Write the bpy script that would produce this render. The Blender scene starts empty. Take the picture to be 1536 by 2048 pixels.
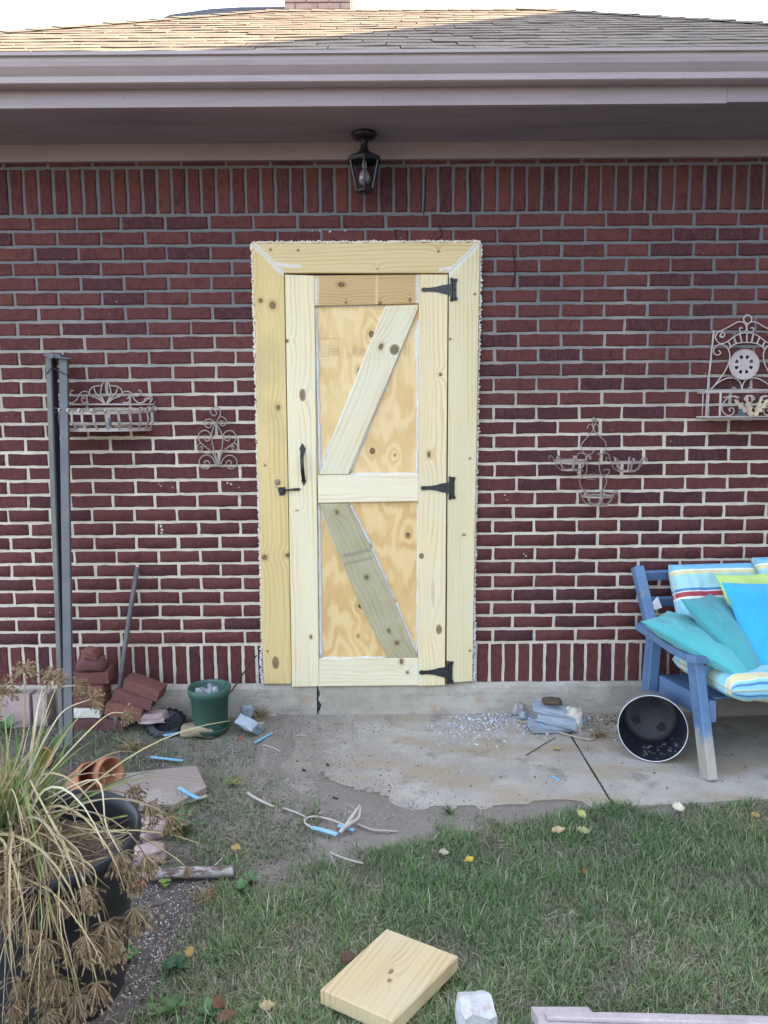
import bpy, math, random
import numpy as np
from mathutils import Vector, Matrix, noise
R = math.radians
S = bpy.context.scene
COL = S.collection

# ------------------------------------------------------------------ camera
FPX, PITCH, ROLL, CAM = 1500.0, R(7.0), R(0.42), Vector((0.0, -3.53, 1.424))
_rr = Vector((math.cos(ROLL), 0, -math.sin(ROLL)))
_ff = Vector((0, math.cos(PITCH), -math.sin(PITCH)))
_uu = Vector((math.sin(ROLL) * 1.0, math.sin(PITCH) * math.cos(ROLL), math.cos(PITCH) * math.cos(ROLL)))
_rr = _ff.cross(_uu).normalized(); _uu = _rr.cross(_ff).normalized()
cam = bpy.data.objects.new('camera', bpy.data.cameras.new('camera')); COL.objects.link(cam)
cam.data.sensor_fit = 'VERTICAL'; cam.data.sensor_height = 36.0; cam.data.lens = 36.0 * FPX / 2048
cam.data.clip_start = 0.05; cam.data.clip_end = 2000
cam.matrix_world = Matrix(((_rr.x, _uu.x, -_ff.x, CAM.x), (_rr.y, _uu.y, -_ff.y, CAM.y), (_rr.z, _uu.z, -_ff.z, CAM.z), (0, 0, 0, 1)))
S.camera = cam

# ------------------------------------------------------------------ sky, sun, exposure
SUN_EL, SUN_AZ = R(40), R(74)            # azimuth measured from +Y towards +X: the sun stands behind the house, to the right
SUN = Vector((math.cos(SUN_EL) * math.sin(SUN_AZ), math.cos(SUN_EL) * math.cos(SUN_AZ), math.sin(SUN_EL)))
W = bpy.data.worlds.new('World'); S.world = W; W.use_nodes = True
wn = W.node_tree; bg = wn.nodes['Background']
sky = wn.nodes.new('ShaderNodeTexSky'); sky.sky_type = 'NISHITA'; sky.sun_disc = False
sky.sun_elevation = SUN_EL; sky.sun_rotation = SUN_AZ; sky.dust_density = 2.0; sky.air_density = 1.0; sky.ozone_density = 1.0
hs = wn.nodes.new('ShaderNodeHueSaturation'); hs.inputs['Saturation'].default_value = 0.64
wn.links.new(sky.outputs[0], hs.inputs['Color']); wn.links.new(hs.outputs[0], bg.inputs['Color'])
bg.inputs['Strength'].default_value = 0.15
sun = bpy.data.objects.new('sun', bpy.data.lights.new('sun', 'SUN')); COL.objects.link(sun)
sun.data.energy = 5.0; sun.data.angle = R(0.5); sun.data.color = (1.0, 0.75, 0.45)
sun.rotation_euler = SUN.to_track_quat('Z', 'Y').to_euler()
S.view_settings.view_transform = 'Standard'; S.view_settings.look = 'None'
S.view_settings.gamma = 1.0; S.view_settings.exposure = 3.0; S.view_settings.use_curve_mapping = False

# ------------------------------------------------------------------ photo pixel -> point in the place
def ray(px, py):
    return (_ff + _rr * ((px - 768) / FPX) - _uu * ((py - 1024) / FPX))
def onY(px, py, Y=0.0):
    d = ray(px, py); return CAM + d * ((Y - CAM.y) / d.y)
def onZ(px, py, Z=0.0):
    d = ray(px, py); return CAM + d * ((Z - CAM.z) / d.z)
def mpp(Y):                               # metres per photo pixel at depth plane Y
    return (onY(868, 900, Y) - onY(768, 900, Y)).length / 100

# ------------------------------------------------------------------ mesh helpers
class MB:
    def __init__(s): s.v = []; s.f = []; s.uv = None; s.smooth = []
    def add(s, vs, fs, smooth=False):
        o = len(s.v); s.v += [tuple(v) for v in vs]; s.f += [tuple(i + o for i in f) for f in fs]; s.smooth += [smooth] * len(fs)
        return o
    def box(s, c, size, rot=None, jit=0.0, rng=random):
        hx, hy, hz = size[0] / 2, size[1] / 2, size[2] / 2
        vs = [Vector((x * hx, y * hy, z * hz)) for z in (-1, 1) for y in (-1, 1) for x in (-1, 1)]
        if jit: vs = [v + Vector((rng.uniform(-jit, jit), rng.uniform(-jit, jit), rng.uniform(-jit, jit))) for v in vs]
        if rot is not None: vs = [rot @ v for v in vs]
        c = Vector(c)
        s.add([v + c for v in vs], [(0, 2, 3, 1), (4, 5, 7, 6), (0, 1, 5, 4), (2, 6, 7, 3), (0, 4, 6, 2), (1, 3, 7, 5)])
    def bbox(s, c, size, rot=None, b=0.004):       # chamfered box
        hx, hy, hz = size[0] / 2, size[1] / 2, size[2] / 2
        b = min(b, hx * .9, hy * .9, hz * .9)
        vs = []
        for sx in (-1, 1):
            for sy in (-1, 1):
                for sz in (-1, 1):
                    vs += [Vector((sx * (hx - b), sy * (hy - b), sz * hz)), Vector((sx * (hx - b), sy * hy, sz * (hz - b))), Vector((sx * hx, sy * (hy - b), sz * (hz - b)))]
        import bmesh
        bm = bmesh.new()
        for v in vs: bm.verts.new(v)
        bmesh.ops.convex_hull(bm, input=bm.verts)
        bm.verts.index_update()
        out = [v.co.copy() for v in bm.verts]; fs = [tuple(v.index for v in f.verts) for f in bm.faces]
        bm.free()
        if rot is not None: out = [rot @ v for v in out]
        c = Vector(c); s.add([v + c for v in out], fs)
    def prism(s, poly, d):                          # 3D polygon extruded by vector d
        n = len(poly); d = Vector(d); a = [Vector(p) for p in poly]; b = [p + d for p in a]
        nrm = sum(((a[i].cross(a[(i + 1) % n])) for i in range(n)), Vector())
        fs = [tuple(range(n)), tuple(range(2 * n - 1, n - 1, -1))] + [(i, i + n, (i + 1) % n + n, (i + 1) % n) for i in range(n)]
        if nrm.dot(d) > 0: fs = [tuple(reversed(f)) for f in fs]
        s.add(a + b, fs)
    def tube(s, pts, r, n=6, smooth=True, cap=True):
        pts = [Vector(p) for p in pts]; m = len(pts)
        if m < 2: return
        rs = r if isinstance(r, (list, tuple)) else [r] * m
        t0 = (pts[1] - pts[0]).normalized()
        u = t0.cross(Vector((0, 1, 0.13)));
        if u.length < 1e-3: u = t0.cross(Vector((1, 0, 0)))
        u.normalize(); vs = []
        for i in range(m):
            t = (pts[min(i + 1, m - 1)] - pts[max(i - 1, 0)])
            if t.length < 1e-9: t = t0
            t = t.normalized(); u = (u - t * u.dot(t))
            if u.length < 1e-6: u = t.orthogonal()
            u.normalize(); w = t.cross(u)
            for k in range(n):
                a = 2 * math.pi * k / n
                vs.append(pts[i] + (u * math.cos(a) + w * math.sin(a)) * rs[i])
        fs = [(i * n + k, i * n + (k + 1) % n, (i + 1) * n + (k + 1) % n, (i + 1) * n + k) for i in range(m - 1) for k in range(n)]
        if cap: fs += [tuple(range(n - 1, -1, -1)), tuple(range((m - 1) * n, m * n))]
        s.add(vs, fs, smooth)
    def strap(s, pts, wdir, w, t):                  # flat strap along pts
        pts = [Vector(p) for p in pts]; m = len(pts); wd = Vector(wdir).normalized(); vs = []
        for i in range(m):
            tt = (pts[min(i + 1, m - 1)] - pts[max(i - 1, 0)]).normalized(); nn = tt.cross(wd).normalized()
            for a, b in ((-1, -1), (1, -1), (1, 1), (-1, 1)): vs.append(pts[i] + wd * (a * w / 2) + nn * (b * t / 2))
        fs = [(i * 4 + k, i * 4 + (k + 1) % 4, i * 4 + 4 + (k + 1) % 4, i * 4 + 4 + k) for i in range(m - 1) for k in range(4)] + [(3, 2, 1, 0), tuple(range(4 * m - 4, 4 * m))]
        s.add(vs, fs)
    def lathe(s, prof, n=24, M=None, smooth=True, caps=False):
        vs = [Vector((r * math.cos(2 * math.pi * k / n), r * math.sin(2 * math.pi * k / n), z)) for r, z in prof for k in range(n)]
        if M is not None: vs = [M @ v for v in vs]
        m = len(prof)
        fs = [(i * n + k, i * n + (k + 1) % n, (i + 1) * n + (k + 1) % n, (i + 1) * n + k) for i in range(m - 1) for k in range(n)]
        if caps: fs += [tuple(range(n - 1, -1, -1)), tuple(range((m - 1) * n, m * n))]
        s.add(vs, fs, smooth)
    def beam(s, p, q, w, t, up=(0, 0, 1), b=0.003):
        p, q = Vector(p), Vector(q); d = (q - p); L = d.length; d.normalize(); up = Vector(up)
        x = up.cross(d).normalized(); z = d.cross(x)
        rot = Matrix((x, d, z)).transposed()
        s.bbox((p + q) / 2, (w, L, t), rot, b)
    def build(s, name, mat, parent=None, origin=None, kind=None):
        me = bpy.data.meshes.new(name)
        o0 = Vector(origin) if origin is not None else None
        vs = [tuple(Vector(v) - o0) for v in s.v] if o0 is not None else s.v
        me.from_pydata(vs, [], s.f); me.polygons.foreach_set('use_smooth', s.smooth)
        if s.uv:
            l = me.uv_layers.new(name='UVMap'); vi = np.zeros(len(me.loops), dtype=np.int32); me.loops.foreach_get('vertex_index', vi)
            l.data.foreach_set('uv', np.array(s.uv, dtype=np.float32)[vi].ravel())
        me.update()
        if mat: me.materials.append(mat)
        o = bpy.data.objects.new(name, me); COL.objects.link(o)
        if o0 is not None: o.location = o0
        if parent: o.parent = parent
        if kind: o['kind'] = kind
        return o

def np_mesh(name, verts, tris, mat, colors=None, parent=None, kind=None, smooth=False):
    me = bpy.data.meshes.new(name); nv, nt = len(verts), len(tris)
    me.vertices.add(nv); me.vertices.foreach_set('co', np.asarray(verts, dtype=np.float32).ravel())
    me.loops.add(nt * 3); me.loops.foreach_set('vertex_index', np.asarray(tris, dtype=np.int32).ravel())
    me.polygons.add(nt); me.polygons.foreach_set('loop_start', np.arange(0, nt * 3, 3, dtype=np.int32))
    me.polygons.foreach_set('loop_total', np.full(nt, 3, dtype=np.int32))
    if colors is not None:
        a = me.color_attributes.new('tint', 'FLOAT_COLOR', 'POINT'); c = np.ones((nv, 4), dtype=np.float32); c[:, :3] = colors
        a.data.foreach_set('color', c.ravel())
    me.update(calc_edges=True); me.validate()
    me.materials.append(mat)
    o = bpy.data.objects.new(name, me); COL.objects.link(o)
    if parent: o.parent = parent
    if kind: o['kind'] = kind
    return o

def tag(o, label=None, cat=None, group=None, kind=None):
    if label: o['label'] = label
    if cat: o['category'] = cat
    if group: o['group'] = group
    if kind: o['kind'] = kind
    return o
def empty(name, loc, label, cat, group=None, rotz=0):
    o = bpy.data.objects.new(name, None); COL.objects.link(o); o.location = loc; o.rotation_euler[2] = rotz
    o.empty_display_size = .05
    return tag(o, label, cat, group)
def hook(o, root):                        # parent a mesh whose vertices are in world coordinates to a root that is elsewhere
    o.parent = root
    o.matrix_parent_inverse = Matrix.LocRotScale(root.location, root.rotation_euler, None).inverted()
    return o
def link(name, me, loc, parent=None, rot=None):
    o = bpy.data.objects.new(name, me); COL.objects.link(o); o.location = loc
    if rot is not None: o.rotation_euler = rot
    if parent: o.parent = parent
    return o
def smooth_curve(pts, sub=5):
    P = [Vector(p) for p in pts]; out = []
    for i in range(len(P) - 1):
        a, b, c, d = P[max(i - 1, 0)], P[i], P[i + 1], P[min(i + 2, len(P) - 1)]
        for k in range(sub):
            t = k / sub
            out.append(0.5 * ((2 * b) + (c - a) * t + (2 * a - 5 * b + 4 * c - d) * t * t + (3 * b - a - 3 * c + d) * t ** 3))
    out.append(P[-1]); return out
def spiral(cx, cy, r0, a0, turns, r1=0.15, n=26):         # 2D, from outside in, angles in photo sense (y down)
    return [(cx + (r0 + (r1 * r0 - r0) * (i / n) ** .8) * math.cos(a0 + turns * 2 * math.pi * i / n), cy + (r0 + (r1 * r0 - r0) * (i / n) ** .8) * math.sin(a0 + turns * 2 * math.pi * i / n)) for i in range(n + 1)]

# ------------------------------------------------------------------ material helpers
class NT:
    def __init__(s, name, rough=.75, metallic=0.0, spec=.4):
        s.m = bpy.data.materials.new(name); s.m.use_nodes = True; s.t = s.m.node_tree
        s.b = s.t.nodes['Principled BSDF']; s.b.inputs['Roughness'].default_value = rough
        s.b.inputs['Metallic'].default_value = metallic; s.b.inputs['Specular IOR Level'].default_value = spec
    def n(s, typ, **kw):
        x = s.t.nodes.new('ShaderNode' + typ)
        for k, v in kw.items(): setattr(x, k, v)
        return x
    def put(s, sock, v):
        if isinstance(v, bpy.types.NodeSocket): s.t.links.new(v, sock)
        elif v is not None:
            if sock.type == 'RGBA' and not isinstance(v, (int, float)) and len(v) == 3: v = (*v, 1)
            sock.default_value = v
    def math(s, op, a, b=None, c=None, clamp=False):
        x = s.n('Math', operation=op, use_clamp=clamp); s.put(x.inputs[0], a)
        if b is not None: s.put(x.inputs[1], b)
        if c is not None: s.put(x.inputs[2], c)
        return x.outputs[0]
    def vmath(s, op, a, b=None):
        x = s.n('VectorMath', operation=op); s.put(x.inputs[0], a)
        if b is not None: s.put(x.inputs[1], b)
        return x.outputs['Value'] if op in ('DOT_PRODUCT', 'LENGTH', 'DISTANCE') else x.outputs[0]
    def comb(s, x=0, y=0, z=0):
        c = s.n('CombineXYZ'); s.put(c.inputs[0], x); s.put(c.inputs[1], y); s.put(c.inputs[2], z); return c.outputs[0]
    def noise(s, v, scale, detail=3, rough=.55, dist=0.0):
        x = s.n('TexNoise'); s.put(x.inputs['Vector'], v); x.inputs['Scale'].default_value = scale; x.inputs['Detail'].default_value = detail
        x.inputs['Roughness'].default_value = rough; x.inputs['Distortion'].default_value = dist; return x.outputs[0]
    def ramp(s, f, lo, hi):
        x = s.n('MapRange'); s.put(x.inputs[0], f); x.inputs[1].default_value = lo; x.inputs[2].default_value = hi; x.interpolation_type = 'SMOOTHSTEP'; return x.outputs[0]
    def mix(s, f, a, b, mode='MIX'):
        x = s.n('Mix', data_type='RGBA', blend_type=mode); s.put(x.inputs[0], f); s.put(x.inputs[6], a); s.put(x.inputs[7], b); return x.outputs[2]
    def obj(s, rnd=True):
        v = s.n('TexCoord').outputs['Object']
        if rnd:
            r = s.n('ObjectInfo').outputs['Random']
            v = s.vmath('ADD', v, s.comb(s.math('MULTIPLY', r, 37.0), s.math('MULTIPLY', r, 91.0), s.math('MULTIPLY', r, 13.0)))
        return v
    def attr(s, name): return s.n('Attribute', attribute_name=name).outputs['Color']
    def bump(s, h, strength=.3, dist=.01):
        x = s.n('Bump'); x.inputs['Strength'].default_value = strength; x.inputs['Distance'].default_value = dist; s.put(x.inputs['Height'], h)
        s.t.links.new(x.outputs[0], s.b.inputs['Normal'])
    def col(s, c): s.put(s.b.inputs['Base Color'], c)

def surf(name, c1, c2=None, rough=.75, metallic=0, scale=9, bump=.25, bscale=70, bdist=.004, spec=.4, stain=None, chip=None, rnd=True):
    t = NT(name, rough, metallic, spec); v = t.obj(rnd)
    c2 = c2 or tuple(x * .72 for x in c1)
    f = t.ramp(t.noise(v, scale, 5, .6), .3, .7)
    c = t.mix(f, c1, c2)
    c = t.mix(t.math('MULTIPLY', t.ramp(t.noise(v, bscale * 1.7, 3), .35, .7), .35), c, tuple(x * .6 for x in c1))
    if stain: c = t.mix(t.math('MULTIPLY', t.ramp(t.noise(v, stain[1], 4, .65), stain[2], stain[2] + .18), stain[3]), c, stain[0])
    if chip: c = t.mix(t.ramp(t.noise(v, chip[1], 6, .7), chip[2], chip[2] + .04), c, chip[0])
    t.col(c); t.bump(t.noise(v, bscale, 4), bump, bdist); return t.m

def wood(name, light, dark, U, V, freq=70, K=5.0, knots=(), streak=.5, rough=.7, smears=(), ply=False, tint=None, stain=None, bump=.12):
    """U: unit vector across the grain, V: along it; knots: (point, rx, rz, colour darkness)"""
    t = NT(name, rough, 0, .25); P = t.obj(False)
    u = t.vmath('DOT_PRODUCT', P, tuple(U)); v = t.vmath('DOT_PRODUCT', P, tuple(V))
    n1 = t.noise(t.comb(t.math('MULTIPLY', u, 6.0), t.math('MULTIPLY', v, 1.3 if not ply else 2.2), 3.3), 1.0 if not ply else 1.25, 3, .5)
    if not ply: freq, K = freq * 4.6, K * 3.2
    ph = t.math('ADD', t.math('MULTIPLY', u, float(freq)), t.math('MULTIPLY', n1, float(K)))
    core = None; halo = None
    for (kp, ra, rl, dk) in knots:
        ku, kv = Vector(kp).dot(Vector(U)), Vector(kp).dot(Vector(V))
        du = t.math('DIVIDE', t.math('SUBTRACT', u, ku), ra); dv = t.math('DIVIDE', t.math('SUBTRACT', v, kv), rl)
        d = t.math('SQRT', t.math('ADD', t.math('MULTIPLY', du, du), t.math('MULTIPLY', dv, dv)))
        e = t.math('POWER', 2.718, t.math('MULTIPLY', d, -.42 if not ply else -.25))
        ph = t.math('ADD', ph, t.math('MULTIPLY', e, 15.0 if not ply else 13.0))
        c2 = t.math('MULTIPLY', t.ramp(d, .92, .55), dk); inner = c2 if core is None else t.math('MAXIMUM', inner, c2)
        c = t.math('MULTIPLY', t.ramp(d, 1.2, .9), dk); core = c if core is None else t.math('MAXIMUM', core, c)
        if dk > .75:
            h = t.math('MULTIPLY', t.ramp(d, 2.8, .9), .45); halo = h if halo is None else t.math('MAXIMUM', halo, h)
    g = t.math('SINE', ph); g = t.ramp(g, .0 if not ply else -.9, 1.0)
    if not ply: g = t.math('MULTIPLY', g, t.ramp(t.noise(t.comb(t.math('MULTIPLY', u, 14.0), t.math('MULTIPLY', v, 1.1), 4.0), 1.0, 3), .36, .62))
    fine = t.noise(t.comb(t.math('MULTIPLY', u, 260.0), t.math('MULTIPLY', v, 4.0), 1.0), 1.0, 3)
    broad = t.noise(t.comb(t.math('MULTIPLY', u, 9.0), t.math('MULTIPLY', v, .9), 7.0), 1.0, 3)
    c = t.mix(t.math('MULTIPLY', g, t.math('ADD', .38, t.math('MULTIPLY', broad, streak))), light, dark)
    c = t.mix(t.math('MULTIPLY', t.ramp(fine, .45, .75), .35), c, tuple(x * .78 for x in light))
    c = t.mix(t.math('MULTIPLY', t.ramp(broad, .35, .75), .25), c, dark)
    if tint: c = t.mix(t.math('MULTIPLY', t.ramp(t.noise(P, 5.0, 3), .4, .7), .5), c, tint)
    if halo is not None: c = t.mix(halo, c, tuple(x * f for x, f in zip(dark, (.75, .62, .5))))
    if core is not None: c = t.mix(core, c, (.075, .042, .022)); c = t.mix(inner, c, t.mix(t.ramp(t.noise(P, 150, 2), .4, .6), (.13, .08, .042), (.25, .16, .085)))
    if stain: c = t.mix(t.math('MULTIPLY', t.ramp(t.noise(P, stain[1], 4, .6), stain[2], stain[2] + .15), stain[3]), c, stain[0])
    for (a, b, w, sc) in smears:
        a, b = Vector(a), Vector(b); L = (b - a).length; d = (b - a) / L
        rel = t.vmath('SUBTRACT', P, tuple(a)); al = t.math('MINIMUM', t.math('MAXIMUM', t.vmath('DOT_PRODUCT', rel, tuple(d)), 0.0), L)
        near = t.n('VectorMath', operation='SCALE'); near.inputs[0].default_value = tuple(d); t.put(near.inputs['Scale'], al)
        ds = t.vmath('LENGTH', t.vmath('SUBTRACT', rel, near.outputs[0]))
        ds = t.math('ADD', ds, t.math('MULTIPLY', t.math('SUBTRACT', t.noise(P, 34, 4), .5), w * 1.4))
        c = t.mix(t.math('MULTIPLY', t.ramp(ds, w * 1.5, 0.0), .75), c, sc)
    t.col(c); t.bump(t.math('ADD', t.math('MULTIPLY', fine, .6), t.math('MULTIPLY', g, .4)), bump, .003); return t.m

def tinted(name, rough=.7, transl=.0, spec=.3, var=.25):
    t = NT(name, rough, 0, spec); c = t.attr('tint')
    t.col(c)
    if transl:
        tr = t.n('BsdfTranslucent'); t.put(tr.inputs[0], c); mx = t.n('MixShader'); mx.inputs[0].default_value = transl
        t.t.links.new(t.b.outputs[0], mx.inputs[1]); t.t.links.new(tr.outputs[0], mx.inputs[2])
        t.t.links.new(mx.outputs[0], t.t.nodes['Material Output'].inputs[0])
    return t.m
# ================================================================== THE GROUND
rng = random.Random(7); nrg = np.random.default_rng(11)
def ground_z(x, y):
    n = noise.noise(Vector((x * 3.1, y * 3.1, .3))) * .012 + noise.noise(Vector((x * 11, y * 11, 5.3))) * .006
    z = -.012 + n
    d = slab_dist(x, y) if -1.0 < x < 2.2 and -1.25 < y else 9
    if slab_in(x, y, .015):
        if d < .05 + .12 * min(1, max(0, .8 - x)) and x < .85: z = .006 + n * .8 - d * .07 + noise.noise(Vector((x * 7, y * 7, 9))) * .008
        else: z -= .05
    elif d < .25: z += (.014 if x < .4 else .010) * (1 - d / .25)
    elif x < -.55: z += .012 * min(1, (-.55 - x) / .5)
    return z
# slab outline (world x, y), irregular towards the soil on its left
SLAB = [onZ(p[0], p[1]) for p in ((520, 1432), (505, 1452), (530, 1490), (515, 1530), (560, 1560), (610, 1590), (700, 1618), (790, 1634), (880, 1642), (1010, 1632), (1120, 1622), (1228, 1613), (1370, 1607), (1536, 1598))]
SLAB = [Vector((p.x, min(p.y, -.012), 0)) for p in SLAB]; SLAB[0].y = -.012
slab_edge = SLAB[-1].y
SLAB += [Vector((4.2, slab_edge + .01, 0)), Vector((4.2, -.012, 0))]
_sx = np.array([p.x for p in SLAB]); _sy = np.array([p.y for p in SLAB])
def slab_dist(x, y):
    best = 9
    for i in range(14):
        a, c = SLAB[i], SLAB[i + 1]; dx, dy = c.x - a.x, c.y - a.y; t = max(0, min(1, ((x - a.x) * dx + (y - a.y) * dy) / (dx * dx + dy * dy + 1e-9)))
        best = min(best, math.hypot(x - a.x - t * dx, y - a.y - t * dy))
    return best
def slab_in(x, y, m=0.0):
    inside = False; n = len(SLAB); j = n - 1
    for i in range(n):
        if (SLAB[i].y > y) != (SLAB[j].y > y) and x - m < (SLAB[j].x - SLAB[i].x) * (y - SLAB[i].y) / (SLAB[j].y - SLAB[i].y) + SLAB[i].x: inside = not inside
        j = i
    return inside

def m_soil():
    t = NT('soil', .95, 0, .15); v = t.obj(False)
    c = t.mix(t.ramp(t.noise(v, 6, 6, .65), .3, .7), (.072, .062, .058), (.118, .102, .094))
    c = t.mix(t.ramp(t.noise(v, 60, 4), .5, .72), c, (.19, .165, .14))
    c = t.mix(t.ramp(t.noise(v, 31, 5), .56, .66), c, (.045, .036, .03))
    # dusty, trodden and gritty soil towards the pad
    sx = t.n('SeparateXYZ'); t.put(sx.inputs[0], v)
    dm = t.math('ADD', t.math('ADD', t.math('MULTIPLY', sx.outputs[0], .9), t.math('MULTIPLY', sx.outputs[1], .6)), t.math('MULTIPLY', t.noise(v, 5, 5, .65), .9))
    c = t.mix(t.math('MULTIPLY', t.ramp(dm, -.88, -.52), .85), c, t.mix(t.noise(v, 55, 4), (.175, .15, .125), (.265, .232, .196)))
    t.col(c); t.bump(t.noise(v, 90, 6, .7), .5, .008); return t.m
def m_field():
    t = NT('lawn ground', .95, 0, .15); v = t.obj(False)
    c = t.mix(t.ramp(t.noise(v, .6, 6, .65), .3, .7), (.085, .08, .06), (.12, .11, .09)); t.col(c); return t.m
b = MB(); b.add([(-150, -150, -.09), (150, -150, -.09), (150, 150, -.09), (-150, 150, -.09)], [(0, 1, 2, 3)])
tag(b.build('lawn_ground', m_field()), kind='structure')
X0, X1, Y0, Y1, ST = -3.4, 3.6, -3.9, .02, .025
nx, ny = int((X1 - X0) / ST) + 1, int((Y1 - Y0) / ST) + 1
gv = []; gt = []
for j in range(ny):
    for i in range(nx):
        x, y = X0 + i * ST, Y0 + j * ST; e = min(x - X0, X1 - x, y - Y0)
        gv.append((x, y, ground_z(x, y) - (.1 if e < .01 else 0)))
for j in range(ny - 1):
    for i in range(nx - 1):
        a = j * nx + i; gt += [(a, a + 1, a + nx + 1), (a, a + nx + 1, a + nx)]
gs = np_mesh('soil', gv, gt, m_soil(), kind='structure'); gs.data.polygons.foreach_set('use_smooth', [True] * len(gt))

def m_slab():
    t = NT('old concrete', .9, 0, .25); v = t.obj(False)
    c = t.mix(t.ramp(t.noise(v, 2.6, 5, .6), .35, .62), (.30, .272, .232), (.40, .365, .315))
    c = t.mix(t.math('MULTIPLY', t.ramp(t.noise(t.vmath('MULTIPLY', v, (1.6, 3.6, 1)), 1.7, 4, .6), .44, .62), .75), c, (.325, .255, .17))
    c = t.mix(t.math('MULTIPLY', t.ramp(t.noise(v, 5.5, 5, .7), .54, .68), .6), c, (.155, .14, .13))
    c = t.mix(t.math('MULTIPLY', t.ramp(t.noise(v, 140, 3), .58, .7), .5), c, (.1, .095, .09))
    c = t.mix(t.math('MULTIPLY', t.ramp(t.noise(v, 95, 2), .66, .72), .7), c, (.5, .49, .47))
    # soil washed over the left side of the pad
    sx = t.n('SeparateXYZ'); t.put(sx.inputs[0], v)
    dirt = t.math('ADD', t.math('MULTIPLY', sx.outputs[0], -.95), t.math('MULTIPLY', t.noise(v, 4.2, 6, .7), 1.5))
    c = t.mix(t.math('MULTIPLY', t.ramp(dirt, .72, 1.18), .85), c, (.215, .185, .152))
    t.col(c); t.bump(t.noise(v, 130, 5, .65), .45, .004); return t.m
# two pours of concrete with an open joint between them
def slab_part(name, poly):
    b = MB(); b.prism([Vector((p.x, p.y, .001)) for p in poly], (0, 0, -.11)); return tag(b.build(name, M_SLAB), kind='structure')
M_SLAB = m_slab()
J0, J1 = onZ(1136, 1462), onZ(1228, 1613)
jd = (J1 - J0).normalized(); jn = Vector((-jd.y, jd.x, 0)); jt = J0 + jd * ((-.012 - J0.y) / jd.y)
left = [p for p in SLAB[:11]]; 
def wob(k, s): return jn * (s * (.0055 + .0035 * noise.noise(Vector((k * 1.7, s, 2)))))
sgn = 1 if jn.x > 0 else -1
jl = [jt.lerp(J1, k / 10) + wob(k, -sgn) for k in range(11)]; jr = [jt.lerp(J1, k / 10) + wob(k + 20, sgn) for k in range(11)]
slab_part('patio_slab', left + list(reversed(jl)))
slab_part('patio_slab', jr + SLAB[12:])
b = MB()
for k in range(170):
    p = jt.lerp(J1, rng.random()) + jn * rng.uniform(-.007, .007); s = rng.uniform(.002, .006)
    b.box((p.x, p.y, -.004), (s * 1.6, s, s), Matrix.Rotation(rng.random() * 6, 3, 'Z'))
tag(b.build('joint_debris', surf('dark grit', (.06, .05, .04))), kind='stuff')

# ================================================================== THE HOUSE
house = empty('brick_house', (0, 0, 0), 'single-storey red brick house with shingled hip roof, gutter and a raw timber door', 'house')
CH, Z_TOP, LB = .0667, onY(768, 427).z, .2
Z_SOL = Z_TOP - 30 * CH                       # top of the bottom soldier row
def m_brick(use_attr=False):
    t = NT('rug brick' + (' (joined)' if use_attr else ''), .95, 0, .08)
    r = t.n('SeparateColor'); 
    if use_attr: t.put(r.inputs[0], t.attr('tint')); rv = r.outputs[0]
    else: rv = t.n('ObjectInfo').outputs['Random']
    v = t.n('TexCoord').outputs['Object'] if use_attr else t.obj(True)
    c = t.mix(rv, (.105, .037, .034), (.074, .027, .028))
    c = t.mix(t.ramp(t.math('FRACT', t.math('MULTIPLY', rv, 7.3)), .82, .86), c, (.058, .024, .029))
    scr = t.noise(t.vmath('MULTIPLY', v, (230, 60, 34)), 1.0, 3, .6)
    c = t.mix(t.math('MULTIPLY', t.ramp(scr, .42, .68), .6), c, (.13, .056, .053))
    c = t.mix(t.math('MULTIPLY', t.ramp(t.noise(v, 26, 4, .6), .52, .7), .5), c, (.036, .016, .018))
    c = t.mix(t.math('MULTIPLY', t.ramp(t.noise(v, 9, 7, .75), .70, .76), .4), c, (.32, .27, .24))
    t.col(c); t.bump(t.math('ADD', t.math('MULTIPLY', scr, .7), t.math('MULTIPLY', t.noise(v, 150, 4), .5)), .75, .005); return t.m
M_BRICK, M_BRICKJ = m_brick(), m_brick(True)
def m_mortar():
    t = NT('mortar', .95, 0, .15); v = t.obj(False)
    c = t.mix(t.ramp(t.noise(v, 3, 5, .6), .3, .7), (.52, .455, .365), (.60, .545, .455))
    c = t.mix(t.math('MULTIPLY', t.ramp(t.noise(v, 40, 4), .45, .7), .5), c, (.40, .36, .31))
    # upper mortar is greyer, with eave shade also put into its colour
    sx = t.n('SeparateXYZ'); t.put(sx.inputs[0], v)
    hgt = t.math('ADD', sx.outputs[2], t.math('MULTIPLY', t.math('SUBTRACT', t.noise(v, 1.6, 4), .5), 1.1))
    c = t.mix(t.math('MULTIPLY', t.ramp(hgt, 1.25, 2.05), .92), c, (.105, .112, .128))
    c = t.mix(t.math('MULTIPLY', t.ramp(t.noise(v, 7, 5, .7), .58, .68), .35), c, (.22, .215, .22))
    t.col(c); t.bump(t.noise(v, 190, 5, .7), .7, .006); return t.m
M_MORTAR = m_mortar()
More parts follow.
